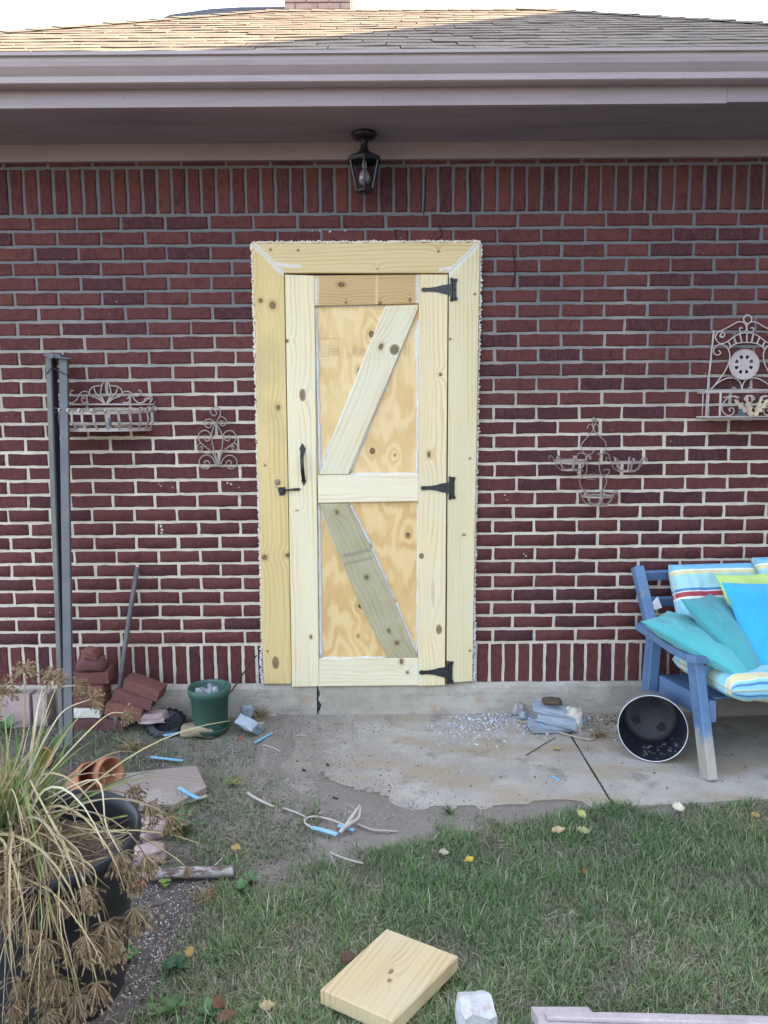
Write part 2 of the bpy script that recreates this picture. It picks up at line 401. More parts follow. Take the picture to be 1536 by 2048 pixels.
def brick_geo(w, h, rg, d=.05):
    """front face at y=0, chamfered and crumbly edges; local origin at the face centre"""
    n = 5 if w > .12 else 3; m = 2 if h < .12 else 5
    ring = [(-w / 2 + w * i / n, -h / 2) for i in range(n)] + [(w / 2, -h / 2 + h * i / m) for i in range(m)] + [(w / 2 - w * i / n, h / 2) for i in range(n)] + [(-w / 2, h / 2 - h * i / m) for i in range(m)]
    K = len(ring); j = lambda s: rg.uniform(-s, s)
    outer = [Vector((x * (1 + j(.004)) + j(.002), .006 + j(.001), z + j(.0019))) for x, z in ring]
    cx = lambda x, z: (x - math.copysign(.0045, x), z - math.copysign(.0045, z))
    inner = [Vector((cx(x, z)[0] + j(.0012), j(.0012), cx(x, z)[1] + j(.0012))) for x, z in ring]
    back = [Vector((x, d, z)) for x, z in ring]
    vs = outer + inner + back
    fs = [(i, (i + 1) % K, K + (i + 1) % K, K + i) for i in range(K)] + [(2 * K + i, 2 * K + (i + 1) % K, (i + 1) % K, i) for i in range(K)] + [tuple(range(K, 2 * K))]
    return vs, fs
def brick_mesh(w, h, rg):
    vs, fs = brick_geo(w, h, rg); me = bpy.data.meshes.new('brick'); me.from_pydata([tuple(v) for v in vs], [], fs); me.update(); me.materials.append(M_BRICK); return me
XL, XR = -2.45, 2.75
TRIM_O = [onY(506, 486, -.03), onY(960, 485, -.03), onY(945, 1364, -.03), onY(527, 1367, -.03)]
def in_door(x0, x1, z0, z1):
    f = lambda a, b, z: a.x + (b.x - a.x) * (a.z - z) / (a.z - b.z)
    zc = (z0 + z1) / 2
    if z0 > TRIM_O[0].z - .035: return False
    zz = max(min(zc, TRIM_O[0].z), TRIM_O[3].z)
    return x0 > f(TRIM_O[0], TRIM_O[3], zz) + .02 and x1 < f(TRIM_O[1], TRIM_O[2], zz) - .02
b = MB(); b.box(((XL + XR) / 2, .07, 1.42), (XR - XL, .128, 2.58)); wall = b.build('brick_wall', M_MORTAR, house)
JT = .0122; jobs = []
ph = (onY(257, 760).x) % LB
for i in range(30):
    zc = Z_TOP - (i + .5) * CH; off = ph + (LB / 2 if i % 2 else 0) + rng.uniform(-.006, .006)
    k = math.floor((XL - off) / LB)
    while off + k * LB < XR:
        x0 = off + k * LB + JT / 2 + rng.uniform(-.0015, .0015); x1 = off + (k + 1) * LB - JT / 2 + rng.uniform(-.0015, .0015)
        jobs.append(('brick', (x0 + x1) / 2, zc + rng.uniform(-.001, .001), x1 - x0, CH - JT)); k += 1
x = math.floor(XL / CH) * CH
while x < XR:
    jobs.append(('soldier_brick', x + .021, Z_TOP + .1035, CH - JT, .2 - JT / 2)); jobs.append(('footing_brick', x + .008, Z_SOL - .1035, CH - JT - .001, .197 - JT / 2)); x += CH
x = math.floor(XL / LB) * LB
while x < XR:
    jobs.append(('head_brick', x, Z_TOP + .207 + CH / 2, LB - JT, CH - JT)); x += LB
jobs = [j for j in jobs if not in_door(j[1] - j[3] / 2, j[1] + j[3] / 2, j[2] - j[4] / 2, j[2] + j[4] / 2)]
def project(p):
    d = Vector(p) - CAM; z = d.dot(_ff); return 768 + FPX * d.dot(_rr) / z, 1024 - FPX * d.dot(_uu) / z, z
meshes = {}
def bmesh_for(kind, w, h):
    key = (kind, rng.randrange(9))
    if key not in meshes: meshes[key] = (brick_mesh(w, h, rng), w, h)
    return meshes[key]
inview = []
rest = []
for j in jobs:
    px, py, z = project((j[1], 0, j[2]))
    (inview if (-20 < px < 1556 and py > 300) else rest).append((z, j))
single = {}
sv, sf, sc = [], [], []
def join_brick(j):
    vs, fs = brick_geo(j[3], j[4], rng); o = len(sv); tn = rng.random()
    dy = rng.uniform(-.0015, .0015)
    for v in vs: sv.append((v.x + j[1], v.y + dy, v.z + j[2])); sc.append((tn, tn, tn))
    for f in fs:
        for q in range(1, len(f) - 1): sf.append((f[0] + o, f[q] + o, f[q + 1] + o))
for z, j in sorted(inview, key=lambda t: t[0]):
    if single.get(j[0], 0) >= 298: join_brick(j); continue
    single[j[0]] = single.get(j[0], 0) + 1
    me, w, h = bmesh_for(j[0], j[3], j[4])
    o = link(j[0], me, (j[1], rng.uniform(-.0018, .0018), j[2]), wall, (rng.uniform(-.012, .012), rng.uniform(-.006, .006), rng.uniform(-.006, .006)))
    o.scale = (j[3] / w, 1, j[4] / h)
for z, j in rest: join_brick(j)
bs = np_mesh('outlying_bricks', sv, sf, M_BRICKJ, colors=sc, parent=wall, kind='stuff')
# cracks, dabs of caulk and paint flecks on the wall
M_CAULK = surf('white caulk', (.66, .66, .68), (.56, .57, .62), .7, bump=.3); M_DAB = surf('dull caulk', (.46, .43, .41), (.34, .31, .30), .8, bump=.5)
def blob(b, c, r, rg, flat=1.0, n=7):
    vs = []; rot = rg.random() * 6
    rings = [(.0, 1), (.55, .75), (.95, .1)]
    for q, (rr, hh) in enumerate(rings[1:]):
        for k in range(n):
            a = 2 * math.pi * k / n + rot; s = r * rr * rg.uniform(.7, 1.2); vs.append((c[0] + math.cos(a) * s, c[1] - flat * r * hh * .4, c[2] + math.sin(a) * s))
    o = b.add(vs + [(c[0], c[1] - flat * r * .4, c[2])], [(k, (k + 1) % n, n + (k + 1) % n, n + k) for k in range(n)] + [((k + 1) % n, k, 2 * n) for k in range(n)])
b = MB()
for px, py, r in ((322, 1052, .012), (324, 1060, .014), (323, 1066, .011), (345, 975, .007), (318, 968, .006), (322, 972, .007), (462, 968, .01), (455, 966, .008), (478, 975, .006), (430, 1180, .008), (400, 1130, .004), (1052, 1112, .008), (1048, 1108, .006), (970, 1230, .008), (985, 1228, .006), (640, 462, .008), (660, 463, .011), (690, 461, .007), (625, 460, .005), (985, 880, .004), (1180, 1000, .004), (1010, 990, .008), (1014, 1000, .006), (1010, 700, .004), (240, 452, .005), (330, 900, .004)):
    p = onY(px, py, -.003); blob(b, p, r * .62, rng, .5)
for k in range(60):
    p = onY(rng.uniform(0, 1536), rng.uniform(430, 1280), -.002)
    if not in_door(p.x - .1, p.x + .1, p.z, p.z): blob(b, p, rng.uniform(.001, .0032), rng, .5, 5)
b.build('caulk_dabs', M_DAB, wall, kind='stuff')
b = MB(); M_DARK = surf('dark gap', (.012, .012, .016))
for pts in (((850, 350), (851, 385), (848, 428)), ((940, 345), (941, 380), (939, 424)), ((878, 455), (884, 470), (872, 480)), ((790, 458), (793, 482)), ((1025, 500), (1030, 540), (1024, 575))):
    pp = smooth_curve([onY(x + rng.uniform(-1, 1), y, -.0015) for x, y in pts], 4); b = MB(); b.tube(pp, .0028, 4); b.build('wall_crack', M_DARK, wall)
# the ends of the house and its back
b = MB(); b.box((XL - .04, 1.65, 1.42), (.09, 3.3, 2.58)); b.box((XR + .04, 1.65, 1.42), (.09, 3.3, 2.58)); b.box(((XL + XR) / 2, 3.35, 1.42), (XR - XL + .17, .1, 2.58))
b.build('side_wall', surf('far brick', (.09, .03, .027), bump=.6), house)
# concrete footing with a sloped mortar wash on top and a crack
def m_found():
    t = NT('footing concrete', .92, 0, .2); v = t.obj(False)
    c = t.mix(t.ramp(t.noise(v, 4, 6, .65), .32, .66), (.30, .265, .215), (.40, .365, .31))
    c = t.mix(t.math('MULTIPLY', t.ramp(t.noise(t.vmath('MULTIPLY', v, (2, 1, 9)), 3, 5, .7), .5, .66), .6), c, (.235, .215, .19))
    c = t.mix(t.math('MULTIPLY', t.ramp(t.noise(v, 7, 5, .7), .62, .7), .5), c, (.36, .20, .13))
    c = t.mix(t.math('MULTIPLY', t.ramp(t.noise(v, 70, 4), .55, .7), .4), c, (.2, .185, .165))
    t.col(c); t.bump(t.noise(v, 60, 6, .7), .6, .01); return t.m
M_FOUND = m_found()
zf = Z_SOL - .205
def foot(x0, x1):
    n = max(2, int((x1 - x0) / .05)); prof = [(0.03, zf + .012), (-.006, zf + .008), (-.022, zf - .012), (-.026, -.10), (.03, -.10)]
    vs = []; 
    for i in range(n + 1):
        x = x0 + (x1 - x0) * i / n
        for y, z in prof: vs.append((x, y + noise.noise(Vector((x * 9, z * 9, 1))) * .005 if y < 0 else y, z + (noise.noise(Vector((x * 7, 0, 4))) * .004 if z > 0 else 0)))
    k = len(prof); bb = MB(); bb.add(vs, [(i * k + q, i * k + (q + 1) % k, i * k + k + (q + 1) % k, i * k + k + q) for i in range(n) for q in range(k)] + [tuple(range(k)), tuple(range((n + 1) * k - 1, n * k - 1, -1))]); return bb
xc = onY(636, 1400).x
foot(XL, xc - .003).build('footing', M_FOUND, house); foot(xc + .004, XR).build('footing', M_FOUND, house)
b = MB(); b.tube([onY(637, 1376, -.019), onY(638, 1388, -.022), onY(634, 1398, -.024), onY(640, 1410, -.026), onY(637, 1422, -.026)], [.004, .005, .0035, .006, .004], 5); b.build('footing_crack', M_DARK, house)

# ------------------------------------------------------------------ eave: soffit, frieze, fascia, gutter
def m_paint(name, c, dirty=.35):
    t = NT(name, .6, 0, .35); v = t.obj(False)
    k = t.mix(t.math('MULTIPLY', t.ramp(t.noise(t.vmath('MULTIPLY', v, (.8, 4, 6)), 2.2, 5, .65), .4, .68), dirty), c, tuple(x * .62 for x in c))
    k = t.mix(t.math('MULTIPLY', t.ramp(t.noise(v, 34, 5, .7), .66, .72), .5), k, tuple(x * .45 for x in c))
    gr = t.noise(t.vmath('MULTIPLY', v, (1.5, 130, 130)), 1.0, 3)
    t.col(k); t.bump(gr, .18, .003); return t.m
M_FASCIA = m_paint('taupe trim paint', (.285, .235, .255)); M_SOFFIT = m_paint('flare-tinted soffit paint', (.245, .205, .245), .6); M_GUT = m_paint('taupe gutter', (.37, .315, .335), .45)  # soffit colour has the violet tint of lens flare put into it
Z_SOF = 2.648
def run(name, prof, x0, x1, mat, parent, seams=()):
    """profile (y, z) swept along x"""
    b = MB(); k = len(prof); vs = [(x, y, z) for x in (x0, x1) for y, z in prof]
    b.add(vs, [(q, k + q, k + (q + 1) % k, (q + 1) % k) for q in range(k)] + [tuple(range(k)), tuple(range(2 * k - 1, k - 1, -1))])
    return b.build(name, mat, parent)
EX0, EX1 = -2.88, 3.16
zfz = onY(768, 318, -.022).z
run('frieze_board', [(-.022, zfz), (.02, zfz), (.02, Z_SOF + .02), (-.022, Z_SOF + .02)], EX0, EX1, M_FASCIA, house)
for y0, y1 in ((-.435, -.232), (-.229, -.026)):
    run('soffit', [(y0, Z_SOF), (y1, Z_SOF), (y1, Z_SOF + .012), (y0, Z_SOF + .012)], EX0, EX1, M_SOFFIT, house)
xs = onY(1452, 195, -.45).x
run('fascia', [(-.46, Z_SOF - .018), (-.437, Z_SOF - .018), (-.437, Z_SOF + .14), (-.46, Z_SOF + .14)], EX0, xs - .001, M_FASCIA, house)
run('fascia', [(-.457, Z_SOF - .012), (-.437, Z_SOF - .012), (-.437, Z_SOF + .14), (-.457, Z_SOF + .14)], xs + .001, EX1, M_FASCIA, house)
zg = onY(768, 166, -.505).z; zl = onY(768, 99, -.565).z
H = zl - zg
op = [(-.462, zg + .002), (-.512, zg), (-.520, zg + .003), (-.522, zg + .012), (-.516, zg + .016), (-.518, zg + .026), (-.530, zg + .036), (-.545, zg + H * .55), (-.552, zg + H * .72), (-.553, zg + H * .86), (-.566, zg + H * .88), (-.568, zg + H), (-.556, zg + H), (-.552, zg + H - .004), (-.549, zg + H * .86), (-.541, zg + H * .55), (-.526, zg + .038), (-.514, zg + .028), (-.512, zg + .006), (-.466, zg + .006), (-.466, zg + H), (-.462, zg + H)]
gut = run('gutter', op, EX0 - .02, EX1 + .02, M_GUT, house)
b = MB()
for px in (308, 676, 725, 1195):
    p = onY(px, 112, -.553); b.box((p.x, -.548, zg + H * .93), (.006, .02, H * .16))
b.build('gutter_seam', M_GUT, gut)

# ------------------------------------------------------------------ hip roof with real shingles
TAN = .583; YE, ZE = -.50, 2.784; RUN = 2.08; YR = YE + RUN; ZR = ZE + TAN * RUN; RX0, RX1 = -.72, 1.0
HX0, HX1 = RX0 - RUN, RX1 + RUN
def m_shingle():
    t = NT('asphalt shingle', .95, 0, .15); v = t.obj(True); r = t.n('ObjectInfo').outputs['Random']
    c = t.mix(t.ramp(t.noise(v, 3.0, 4, .6), .35, .65), (.115, .094, .074), (.165, .132, .100))
    c = t.mix(t.math('MULTIPLY', t.ramp(t.noise(t.vmath('MULTIPLY', v, (9, 3, 3)), 1, 4), .45, .65), .6), c, (.085, .075, .07))
    c = t.mix(t.math('MULTIPLY', r, .25), c, (.19, .15, .115))
    c = t.mix(t.math('MULTIPLY', t.ramp(t.noise(v, 260, 2), .5, .65), .6), c, (.07, .063, .06))
    t.col(c); t.bump(t.noise(v, 320, 2), .5, .003); return t.m
M_SH = m_shingle()
roof_mb = MB()
e = .012
A_, B_, C_, D_ = Vector((HX0, YE, ZE)), Vector((HX1, YE, ZE)), Vector((RX1, YR, ZR)), Vector((RX0, YR, ZR))
YB = YR + RUN; E_, F_ = Vector((HX0, YB, ZE)), Vector((HX1, YB, ZE))
dn = Vector((0, 0, -.02))
roof_mb.add([p + dn for p in (A_, B_, C_, D_, E_, F_)], [(0, 1, 2, 3), (1, 5, 2), (0, 3, 4), (4, 3, 2, 5), (0, 4, 5, 1)])
roof = roof_mb.build('roof', M_SH, house)
cs, sn = 1 / math.sqrt(1 + TAN * TAN), TAN / math.sqrt(1 + TAN * TAN)
sl = Matrix(((1, 0, 0), (0, cs, -sn), (0, sn, cs)))      # local x along eave, y up the slope, z out
EXP = .128; SLEN = RUN / cs; shj = []
row = 0; s0 = -.02
while s0 < SLEN - .02:
    t = max(0, s0) * cs / RUN; xa, xb = HX0 + (RX0 - HX0) * t, HX1 + (RX1 - HX1) * t
    x = xa + (row % 3) * .1 * 1.01
    xx = xa
    while xx < xb - .03:
        w = min((.30 if xx > xa else .1 + (row % 3) * .1) + rng.uniform(-.006, .006), xb - xx)
        shj.append((xx + w / 2, s0 + rng.uniform(-.006, .006), w)); xx += w
    s0 += EXP; row += 1
def shingle_geo(w, rg):
    L = EXP * 1.75; th = .0045; j = lambda s: rg.uniform(-s, s)
    w -= .006; n = 3
    fr = [Vector((-w / 2 + w * i / n, j(.004), .0085 + j(.0018))) for i in range(n + 1)]
    bk = [Vector((-w / 2 + w * i / n, L, .002)) for i in range(n + 1)]
    vs = fr + bk + [p - Vector((0, 0, th)) for p in fr]
    k = n + 1
    return vs, [(i, i + 1, k + i + 1, k + i) for i in range(n)] + [(2 * k + i, 2 * k + i + 1, i + 1, i) for i in range(n)] + [(2 * k, 0, k), (k - 1, 3 * k - 1, 2 * k - 1)]
seen = []; uns = []
for q in shj:
    c = Vector((q[0], YE, ZE)) + sl @ Vector((0, q[1], 0)); px, py, z = project(c)
    (seen if -60 < px < 1600 and c.y > -.2 else uns).append((z, q, c))
seen.sort(key=lambda t: t[0])
shm = []
for k in range(12):
    vs, fs = shingle_geo(.3, rng); me = bpy.data.meshes.new('shingle'); me.from_pydata([tuple(v) for v in vs], [], fs); me.materials.append(M_SH); shm.append(me)
eu = sl.to_euler()
for z, q, c in seen[:300]:
    o = link('shingle', rng.choice(shm), c, roof, (eu.x + rng.uniform(-.004, .006), rng.uniform(-.008, .008), rng.uniform(-.008, .008))); o.scale = (q[2] / .3, 1, 1)
b = MB()
for z, q, c in seen[300:] + uns:
    vs, fs = shingle_geo(q[2], rng); rr = Matrix.Rotation(rng.uniform(-.008, .008), 3, 'Y'); b.add([c + sl @ (rr @ v) for v in vs], fs)
b.build('upper_shingles', M_SH, roof, kind='stuff')
# cap shingles on hips and ridge: overlapping folded tabs
def caps(p, q, nl, nr):
    d = (q - p); L = d.length; d.normalize(); n = int(L / .14)
    for k in range(n):
        a = p + d * (k * L / n); c = a + d * .27
        up = (nl + nr).normalized(); sl_, sr_ = d.cross(nl).normalized(), d.cross(nr).normalized()
        if sl_.dot(nr) > 0: sl_ = -sl_
        if sr_.dot(nl) > 0: sr_ = -sr_
        w = .10; h0, h1 = .013 + rng.uniform(-.002, .002), .007
        vs = [a + sl_ * w + nl * h0, a + up * (h0 + .004), a + sr_ * w + nr * h0, c + sl_ * w + nl * h1, c + up * h1, c + sr_ * w + nr * h1]
        vs += [v - up * .01 for v in vs[:3]]
        o = Vector(a); bb = MB(); bb.add(vs, [(0, 1, 4, 3), (1, 2, 5, 4), (6, 7, 1, 0), (7, 8, 2, 1)]); bb.build('ridge_cap', M_SH, roof, origin=o)
n_f = Vector((0, -sn, cs)); n_l = Vector((-sn, 0, cs)); n_r = Vector((sn, 0, cs)); n_b = Vector((0, sn, cs))
caps(A_.lerp(D_, .35), D_, n_l, n_f); caps(B_.lerp(C_, .35), C_, n_f, n_r); caps(D_, C_, n_b, n_f)
# rear roof peeping over the ridge, left; shade put into its dark face
pk = [onY(340, 29, 5.2), onY(420, 17.5, 5.2), onY(480, 14, 5.2), onY(600, 13, 5.2)]
b = MB(); b.prism([(pk[0].x - 1.2, 5.2, -.1), (pk[3].x + .2, 5.2, -.1), (pk[3].x + .2, 5.2, pk[3].z)] + [p for p in (pk[3], pk[2], pk[1], pk[0])] + [(pk[0].x - 1.2, 5.2, pk[0].z - .5)], (0, 3, 0))
b.build('shaded_rear_roof', surf('shaded rear shingle', (.10, .105, .13), bump=.5), house)
# chimney
M_CHIM = surf('chimney brick', (.36, .245, .205), (.29, .19, .16), .9, bump=.5)
ca, cb = onY(568, 12, 4.6), onY(703, 12, 4.6)
b = MB(); b.box(((ca.x + cb.x) / 2, 4.6 + .32, 3.15), ((cb.x - ca.x) - .02, .62, 6.5)); chim = b.build('chimney', surf('chimney mortar', (.42, .38, .34)), house)
cw = cb.x - ca.x; cm = []
z = 4.7; r_ = 0
while z < 6.3:
    n = 3; wd = cw / n
    sh = wd / 2 if r_ % 2 else 0
    x = ca.x - sh
    while x < cb.x - .01:
        x0, x1 = max(x, ca.x), min(x + wd, cb.x)
        if x1 - x0 > .03:
            b = MB(); b.bbox((0, 0, 0), (x1 - x0 - .01, .09, CH - .01), None, .004); b.build('chimney_brick', M_CHIM, chim).location = ((x0 + x1) / 2, 4.6 + .035 + rng.uniform(-.002, .002), z)
        x += wd
    for k in range(3): b = MB(); b.bbox((0, 0, 0), (.09, .2, CH - .01), None, .004); b.build('chimney_brick', M_CHIM, chim).location = (cb.x - .034, 4.6 + .19 + k * .205, z)
    z += CH; r_ += 1
# neighbouring two-storey house to the right (off the picture): its gable throws the slanting shadow over the roof
def on_roof(px, py):
    d = ray(px, py); n = Vector((0, -TAN, 1)); p0 = Vector((0, YE, ZE)); return CAM + d * ((p0 - CAM).dot(n) / d.dot(n))
sa, sb = on_roof(425, 101), on_roof(1120, 27)
GX = 5.9
ga = sa + SUN * ((GX - sa.x) / SUN.x); gb = sb + SUN * ((GX - sb.x) / SUN.x)
sl_g = (gb.z - ga.z) / (gb.y - ga.y)            # slope of the rake whose shadow edge is seen
if sl_g < 0: gy1 = ga.y - .5; gz1 = ga.z + sl_g * (gy1 - ga.y)
else: gy1 = gb.y + 1.6; gz1 = gb.z + sl_g * 1.6
gy0, gy2 = gy1 - 6.0, gy1 + 6.0; gz0 = gz1 - abs(sl_g) * 6.0
nb = empty('neighbouring_house', (GX + 3, gy1, 0), 'two-storey gabled house standing next door beyond the right end of the roof', 'house')
b = MB(); b.prism([(GX + .3, gy0 + .35, -.1), (GX + .3, gy2 - .35, -.1), (GX + .3, gy2 - .35, gz0), (GX + .3, gy1, gz1 - .2), (GX + .3, gy0 + .35, gz0)], (6, 0, 0)); hook(b.build('wall', surf('cream siding', (.55, .52, .45), bump=.1)), nb)
b = MB()
b.prism([(GX, gy0, gz0), (GX, gy1, gz1), (GX, gy1, gz1 - .2), (GX, gy0, gz0 - .2)], (6.6, 0, 0)); b.prism([(GX, gy2, gz0), (GX, gy1, gz1), (GX, gy1, gz1 - .2), (GX, gy2, gz0 - .2)], (6.6, 0, 0)); hook(b.build('roof', M_SH), nb)
M_GLASS = surf('dark window', (.03, .035, .04), rough=.1)
for wy in (gy1 - 1.5, gy1 + 1.2):
    b = MB(); b.box((GX + .29, wy, 5.2), (.06, 1.0, 1.4)); fo = hook(b.build('window', surf('white frame', (.7, .7, .7))), nb)
    b = MB(); b.box((GX + .27, wy, 5.2), (.05, .84, 1.24)); b.build('pane', M_GLASS, fo)
# ================================================================== DOOR AND ITS TRIM
UX, UZ = Vector((1, 0, 0)), Vector((0, 0, 1))
YT, YD, YP = -.030, -.034, -.016          # fronts of trim, door boards, plywood
def kn(px, py, rx, ry, dk=.9, Y=YD, horiz=False):
    m = mpp(Y); return (onY(px, py, Y), (ry if horiz else rx) * m, (rx if horiz else ry) * m, dk)
M_HOLE = surf('screw hole', (.02, .018, .015))
def board(name, px, Y, th, mat, parent, label=None, b=.0025):
    """board whose face outline is px, with eased edges"""
    P = [onY(x, y, Y) for x, y in px]; c = sum(P, Vector()) / len(P); n = len(P)
    inn = []
    for i in range(n):
        p, a, q = P[i], P[i - 1], P[(i + 1) % n]
        d1, d2 = (a - p).normalized(), (q - p).normalized(); s = d1 + d2
        sn_ = abs(d1.cross(d2).length) or 1
        inn.append(p + s * (b / sn_))
    mid = [p + Vector((0, b, 0)) for p in P]; bk = [p + Vector((0, th, 0)) for p in P]
    mb = MB(); f = [tuple(range(n))] + [(n + i, n + (i + 1) % n, (i + 1) % n, i) for i in range(n)] + [(2 * n + i, 2 * n + (i + 1) % n, n + (i + 1) % n, n + i) for i in range(n)]
    if (P[1] - P[0]).cross(P[2] - P[1]).y > 0: f = [tuple(reversed(x)) for x in f]
    mb.add(inn + mid + bk, f); o = mb.build(name, mat, parent)
    if label: o['label'] = label
    return o
frame = bpy.data.objects.new('door_frame', None); COL.objects.link(frame); frame.parent = house; frame['label'] = 'mitred yellow pine trim round the door opening'
door = bpy.data.objects.new('door', None); COL.objects.link(door); door.parent = house; door['label'] = 'raw pine and plywood door with two slanted braces and black strap hinges'
FILL = (.60, .61, .62)
sm = lambda *a: [(onY(x0, y0, YT), onY(x1, y1, YT), w, FILL) for x0, y0, x1, y1, w in a]
board('trim_board', ((506, 487), (568, 546), (583, 1368), (527, 1368)), YT, .034,
      wood('yellow trim pine', (.60, .46, .215), (.44, .30, .12), UX, UZ, 62, 4, [kn(545, 610, 6, 7, .8), kn(521, 601, 4, 4), kn(556, 815, 4, 5), kn(529, 1115, 5, 5), kn(577, 1111, 6, 4), kn(551, 1326, 7, 13, .7), kn(535, 1303, 2, 2, 1), kn(530, 931, 2, 2, 1)], smears=sm((506, 487, 566, 546, .014)), stain=((.40, .33, .17), 2.5, .52, .5)), frame)
board('trim_board', ((506, 487), (960, 485), (898, 546), (568, 546)), YT, .034,
      wood('header trim pine', (.60, .475, .26), (.45, .30, .125), UZ, UX, 75, 6, [kn(541, 499, 2, 2, 1), kn(596, 500, 2, 2, 1), kn(877, 502, 2, 2, 1), kn(755, 537, 2, 2, .6)], smears=sm((506, 487, 566, 546, .012), (545, 528, 600, 533, .009), (955, 490, 900, 545, .014), (900, 535, 880, 540, .008))), frame)
board('trim_board', ((960, 485), (945, 1363), (893, 1366), (898, 546)), YT, .034,
      wood('pale trim pine', (.62, .535, .335), (.46, .34, .17), UX, UZ, 80, 5, [kn(950, 588, 2, 2, 1), kn(940, 917, 2, 2, 1), kn(940, 1302, 2, 2, 1), kn(901, 678, 2, 2, .8), kn(928, 1070, 3, 2, .8)], smears=sm((955, 490, 900, 545, .014)), tint=(.58, .535, .37)), frame)
stile = wood('cream stile pine', (.70, .61, .405), (.52, .40, .215), UX, UZ, 66, 5, [kn(605, 790, 6, 12, .7), kn(573, 682, 4, 3), kn(622, 1274, 2.5, 4), kn(594, 1021, 4, 1.5, .7)], tint=(.62, .585, .44))
board('stile', ((570, 549), (629, 551), (638, 1373), (584, 1374)), YD, .03, stile, door)
board('stile', ((838, 549), (896, 549), (890, 1371), (836, 1372)), YD, .03,
      wood('grained stile pine', (.69, .57, .355), (.51, .36, .175), UX, UZ, 62, 8, [kn(881, 749, 3, 3), kn(858, 909, 3.5, 6, .8), kn(843, 1112, 5, 6, .75), kn(878, 1259, 6, 10, .7), kn(866, 1185, 4, 30, .12)], tint=(.60, .555, .40)), door)
board('rail', ((629, 551), (838, 549), (838, 607), (629, 612)), YD + .002, .03,
      wood('brown rail pine', (.49, .34, .165), (.345, .205, .075), UZ, UX, 95, 4, [kn(683, 569, 4, 6, 1), kn(692, 605, 2, 2), kn(760, 607, 4, 3), kn(820, 600, 5, 3, .6)], smears=[(onY(630, 560, YD), onY(630, 605, YD), .017, FILL), (onY(837, 552, YD), onY(837, 605, YD), .014, FILL), (onY(754, 551, YD), onY(753, 610, YD), .0065, (.60, .50, .29))]), door)
PALE = dict(tint=(.66, .62, .49))
board('rail', ((635, 951), (837, 948), (837, 1003), (636, 1006)), YD + .001, .03, wood('pale rail pine', (.72, .63, .445), (.53, .435, .27), UZ, UX, 60, 9, [], **PALE), door)
board('rail', ((638, 1318), (836, 1316), (836, 1371), (638, 1373)), YD + .001, .03, wood('wavy rail pine', (.67, .60, .42), (.50, .39, .22), UZ, UX, 70, 14, [kn(803, 1323, 4, 6, .8, horiz=True), kn(815, 1345, 3, 3, .8, horiz=True)], smears=[(onY(834, 1330, YD), onY(836, 1370, YD), .012, (.6, .62, .6))], **PALE), door)
def brace(px, mat): return board('brace', px, YD + .003, .024, mat, door)
a0, a1 = onY(805, 612), onY(668, 948); bv = (a1 - a0).normalized(); bu = Vector((-bv.z, 0, bv.x))
brace(((770, 612), (837, 609), (836, 618), (697, 949), (638, 949)), wood('upper brace pine', (.65, .575, .40), (.48, .385, .24), bu, bv, 60, 5, [kn(762, 693, 4, 6, .9), kn(789, 699, 9, 10, .75)], tint=(.60, .59, .46)))
a0, a1 = onY(668, 1006), onY(805, 1318); bv = (a1 - a0).normalized(); bu = Vector((-bv.z, 0, bv.x))
lower = brace(((637, 1007), (697, 1007), (742, 1096), (790, 1205), (836, 1317), (777, 1318), (720, 1210), (668, 1085)), wood('weathered brace pine', (.36, .32, .19), (.24, .205, .12), bu, bv, 60, 7, [kn(674, 1024, 3, 4, 1), kn(733, 1155, 4, 4, 1), kn(778, 1262, 3, 4, 1), kn(794, 1286, 4, 4, .9)], tint=(.41, .385, .27), smears=[(onY(688, 1112, YD), onY(738, 1100, YD), .010, (.20, .19, .15)), (onY(690, 1128, YD), onY(742, 1116, YD), .008, (.21, .2, .15))], stain=((.45, .40, .24), 6, .55, .6)))
lower['label'] = 'weathered grey-green brace with ink marks'
PLY = dict(freq=9, K=34, streak=.85, ply=True)
board('panel', ((627, 609), (839, 607), (838, 952), (633, 953)), YP, .012, wood('upper plywood', (.68, .505, .275), (.575, .375, .155), UX, UZ, knots=[kn(743, 668, 5, 6, 1, YP), kn(719, 742, 4, 6, 1, YP), kn(745, 902, 5, 6, 1, YP), kn(790, 910, 3, 4, .4, YP)], tint=(.69, .53, .28), smears=[(onY(834, 660, YP), onY(836, 720, YP), .012, (.63, .65, .69))], **PLY), door, b=.0005)
board('panel', ((634, 1004), (838, 1002), (837, 1319), (636, 1320)), YP, .012, wood('lower plywood', (.66, .48, .245), (.52, .315, .12), UX, UZ, knots=[kn(816, 1070, 4, 5, 1, YP), kn(738, 1106, 5, 4, .8, YP), kn(722, 1212, 6, 5, .9, YP), kn(716, 1272, 4, 5, .35, YP)], tint=(.66, .46, .21), **PLY), door, b=.0005)
# a dark backing so that the gaps round the door read as gaps
board('door_backing', ((560, 540), (904, 540), (900, 1366), (577, 1368)), -.004, .006, M_DARK, frame)
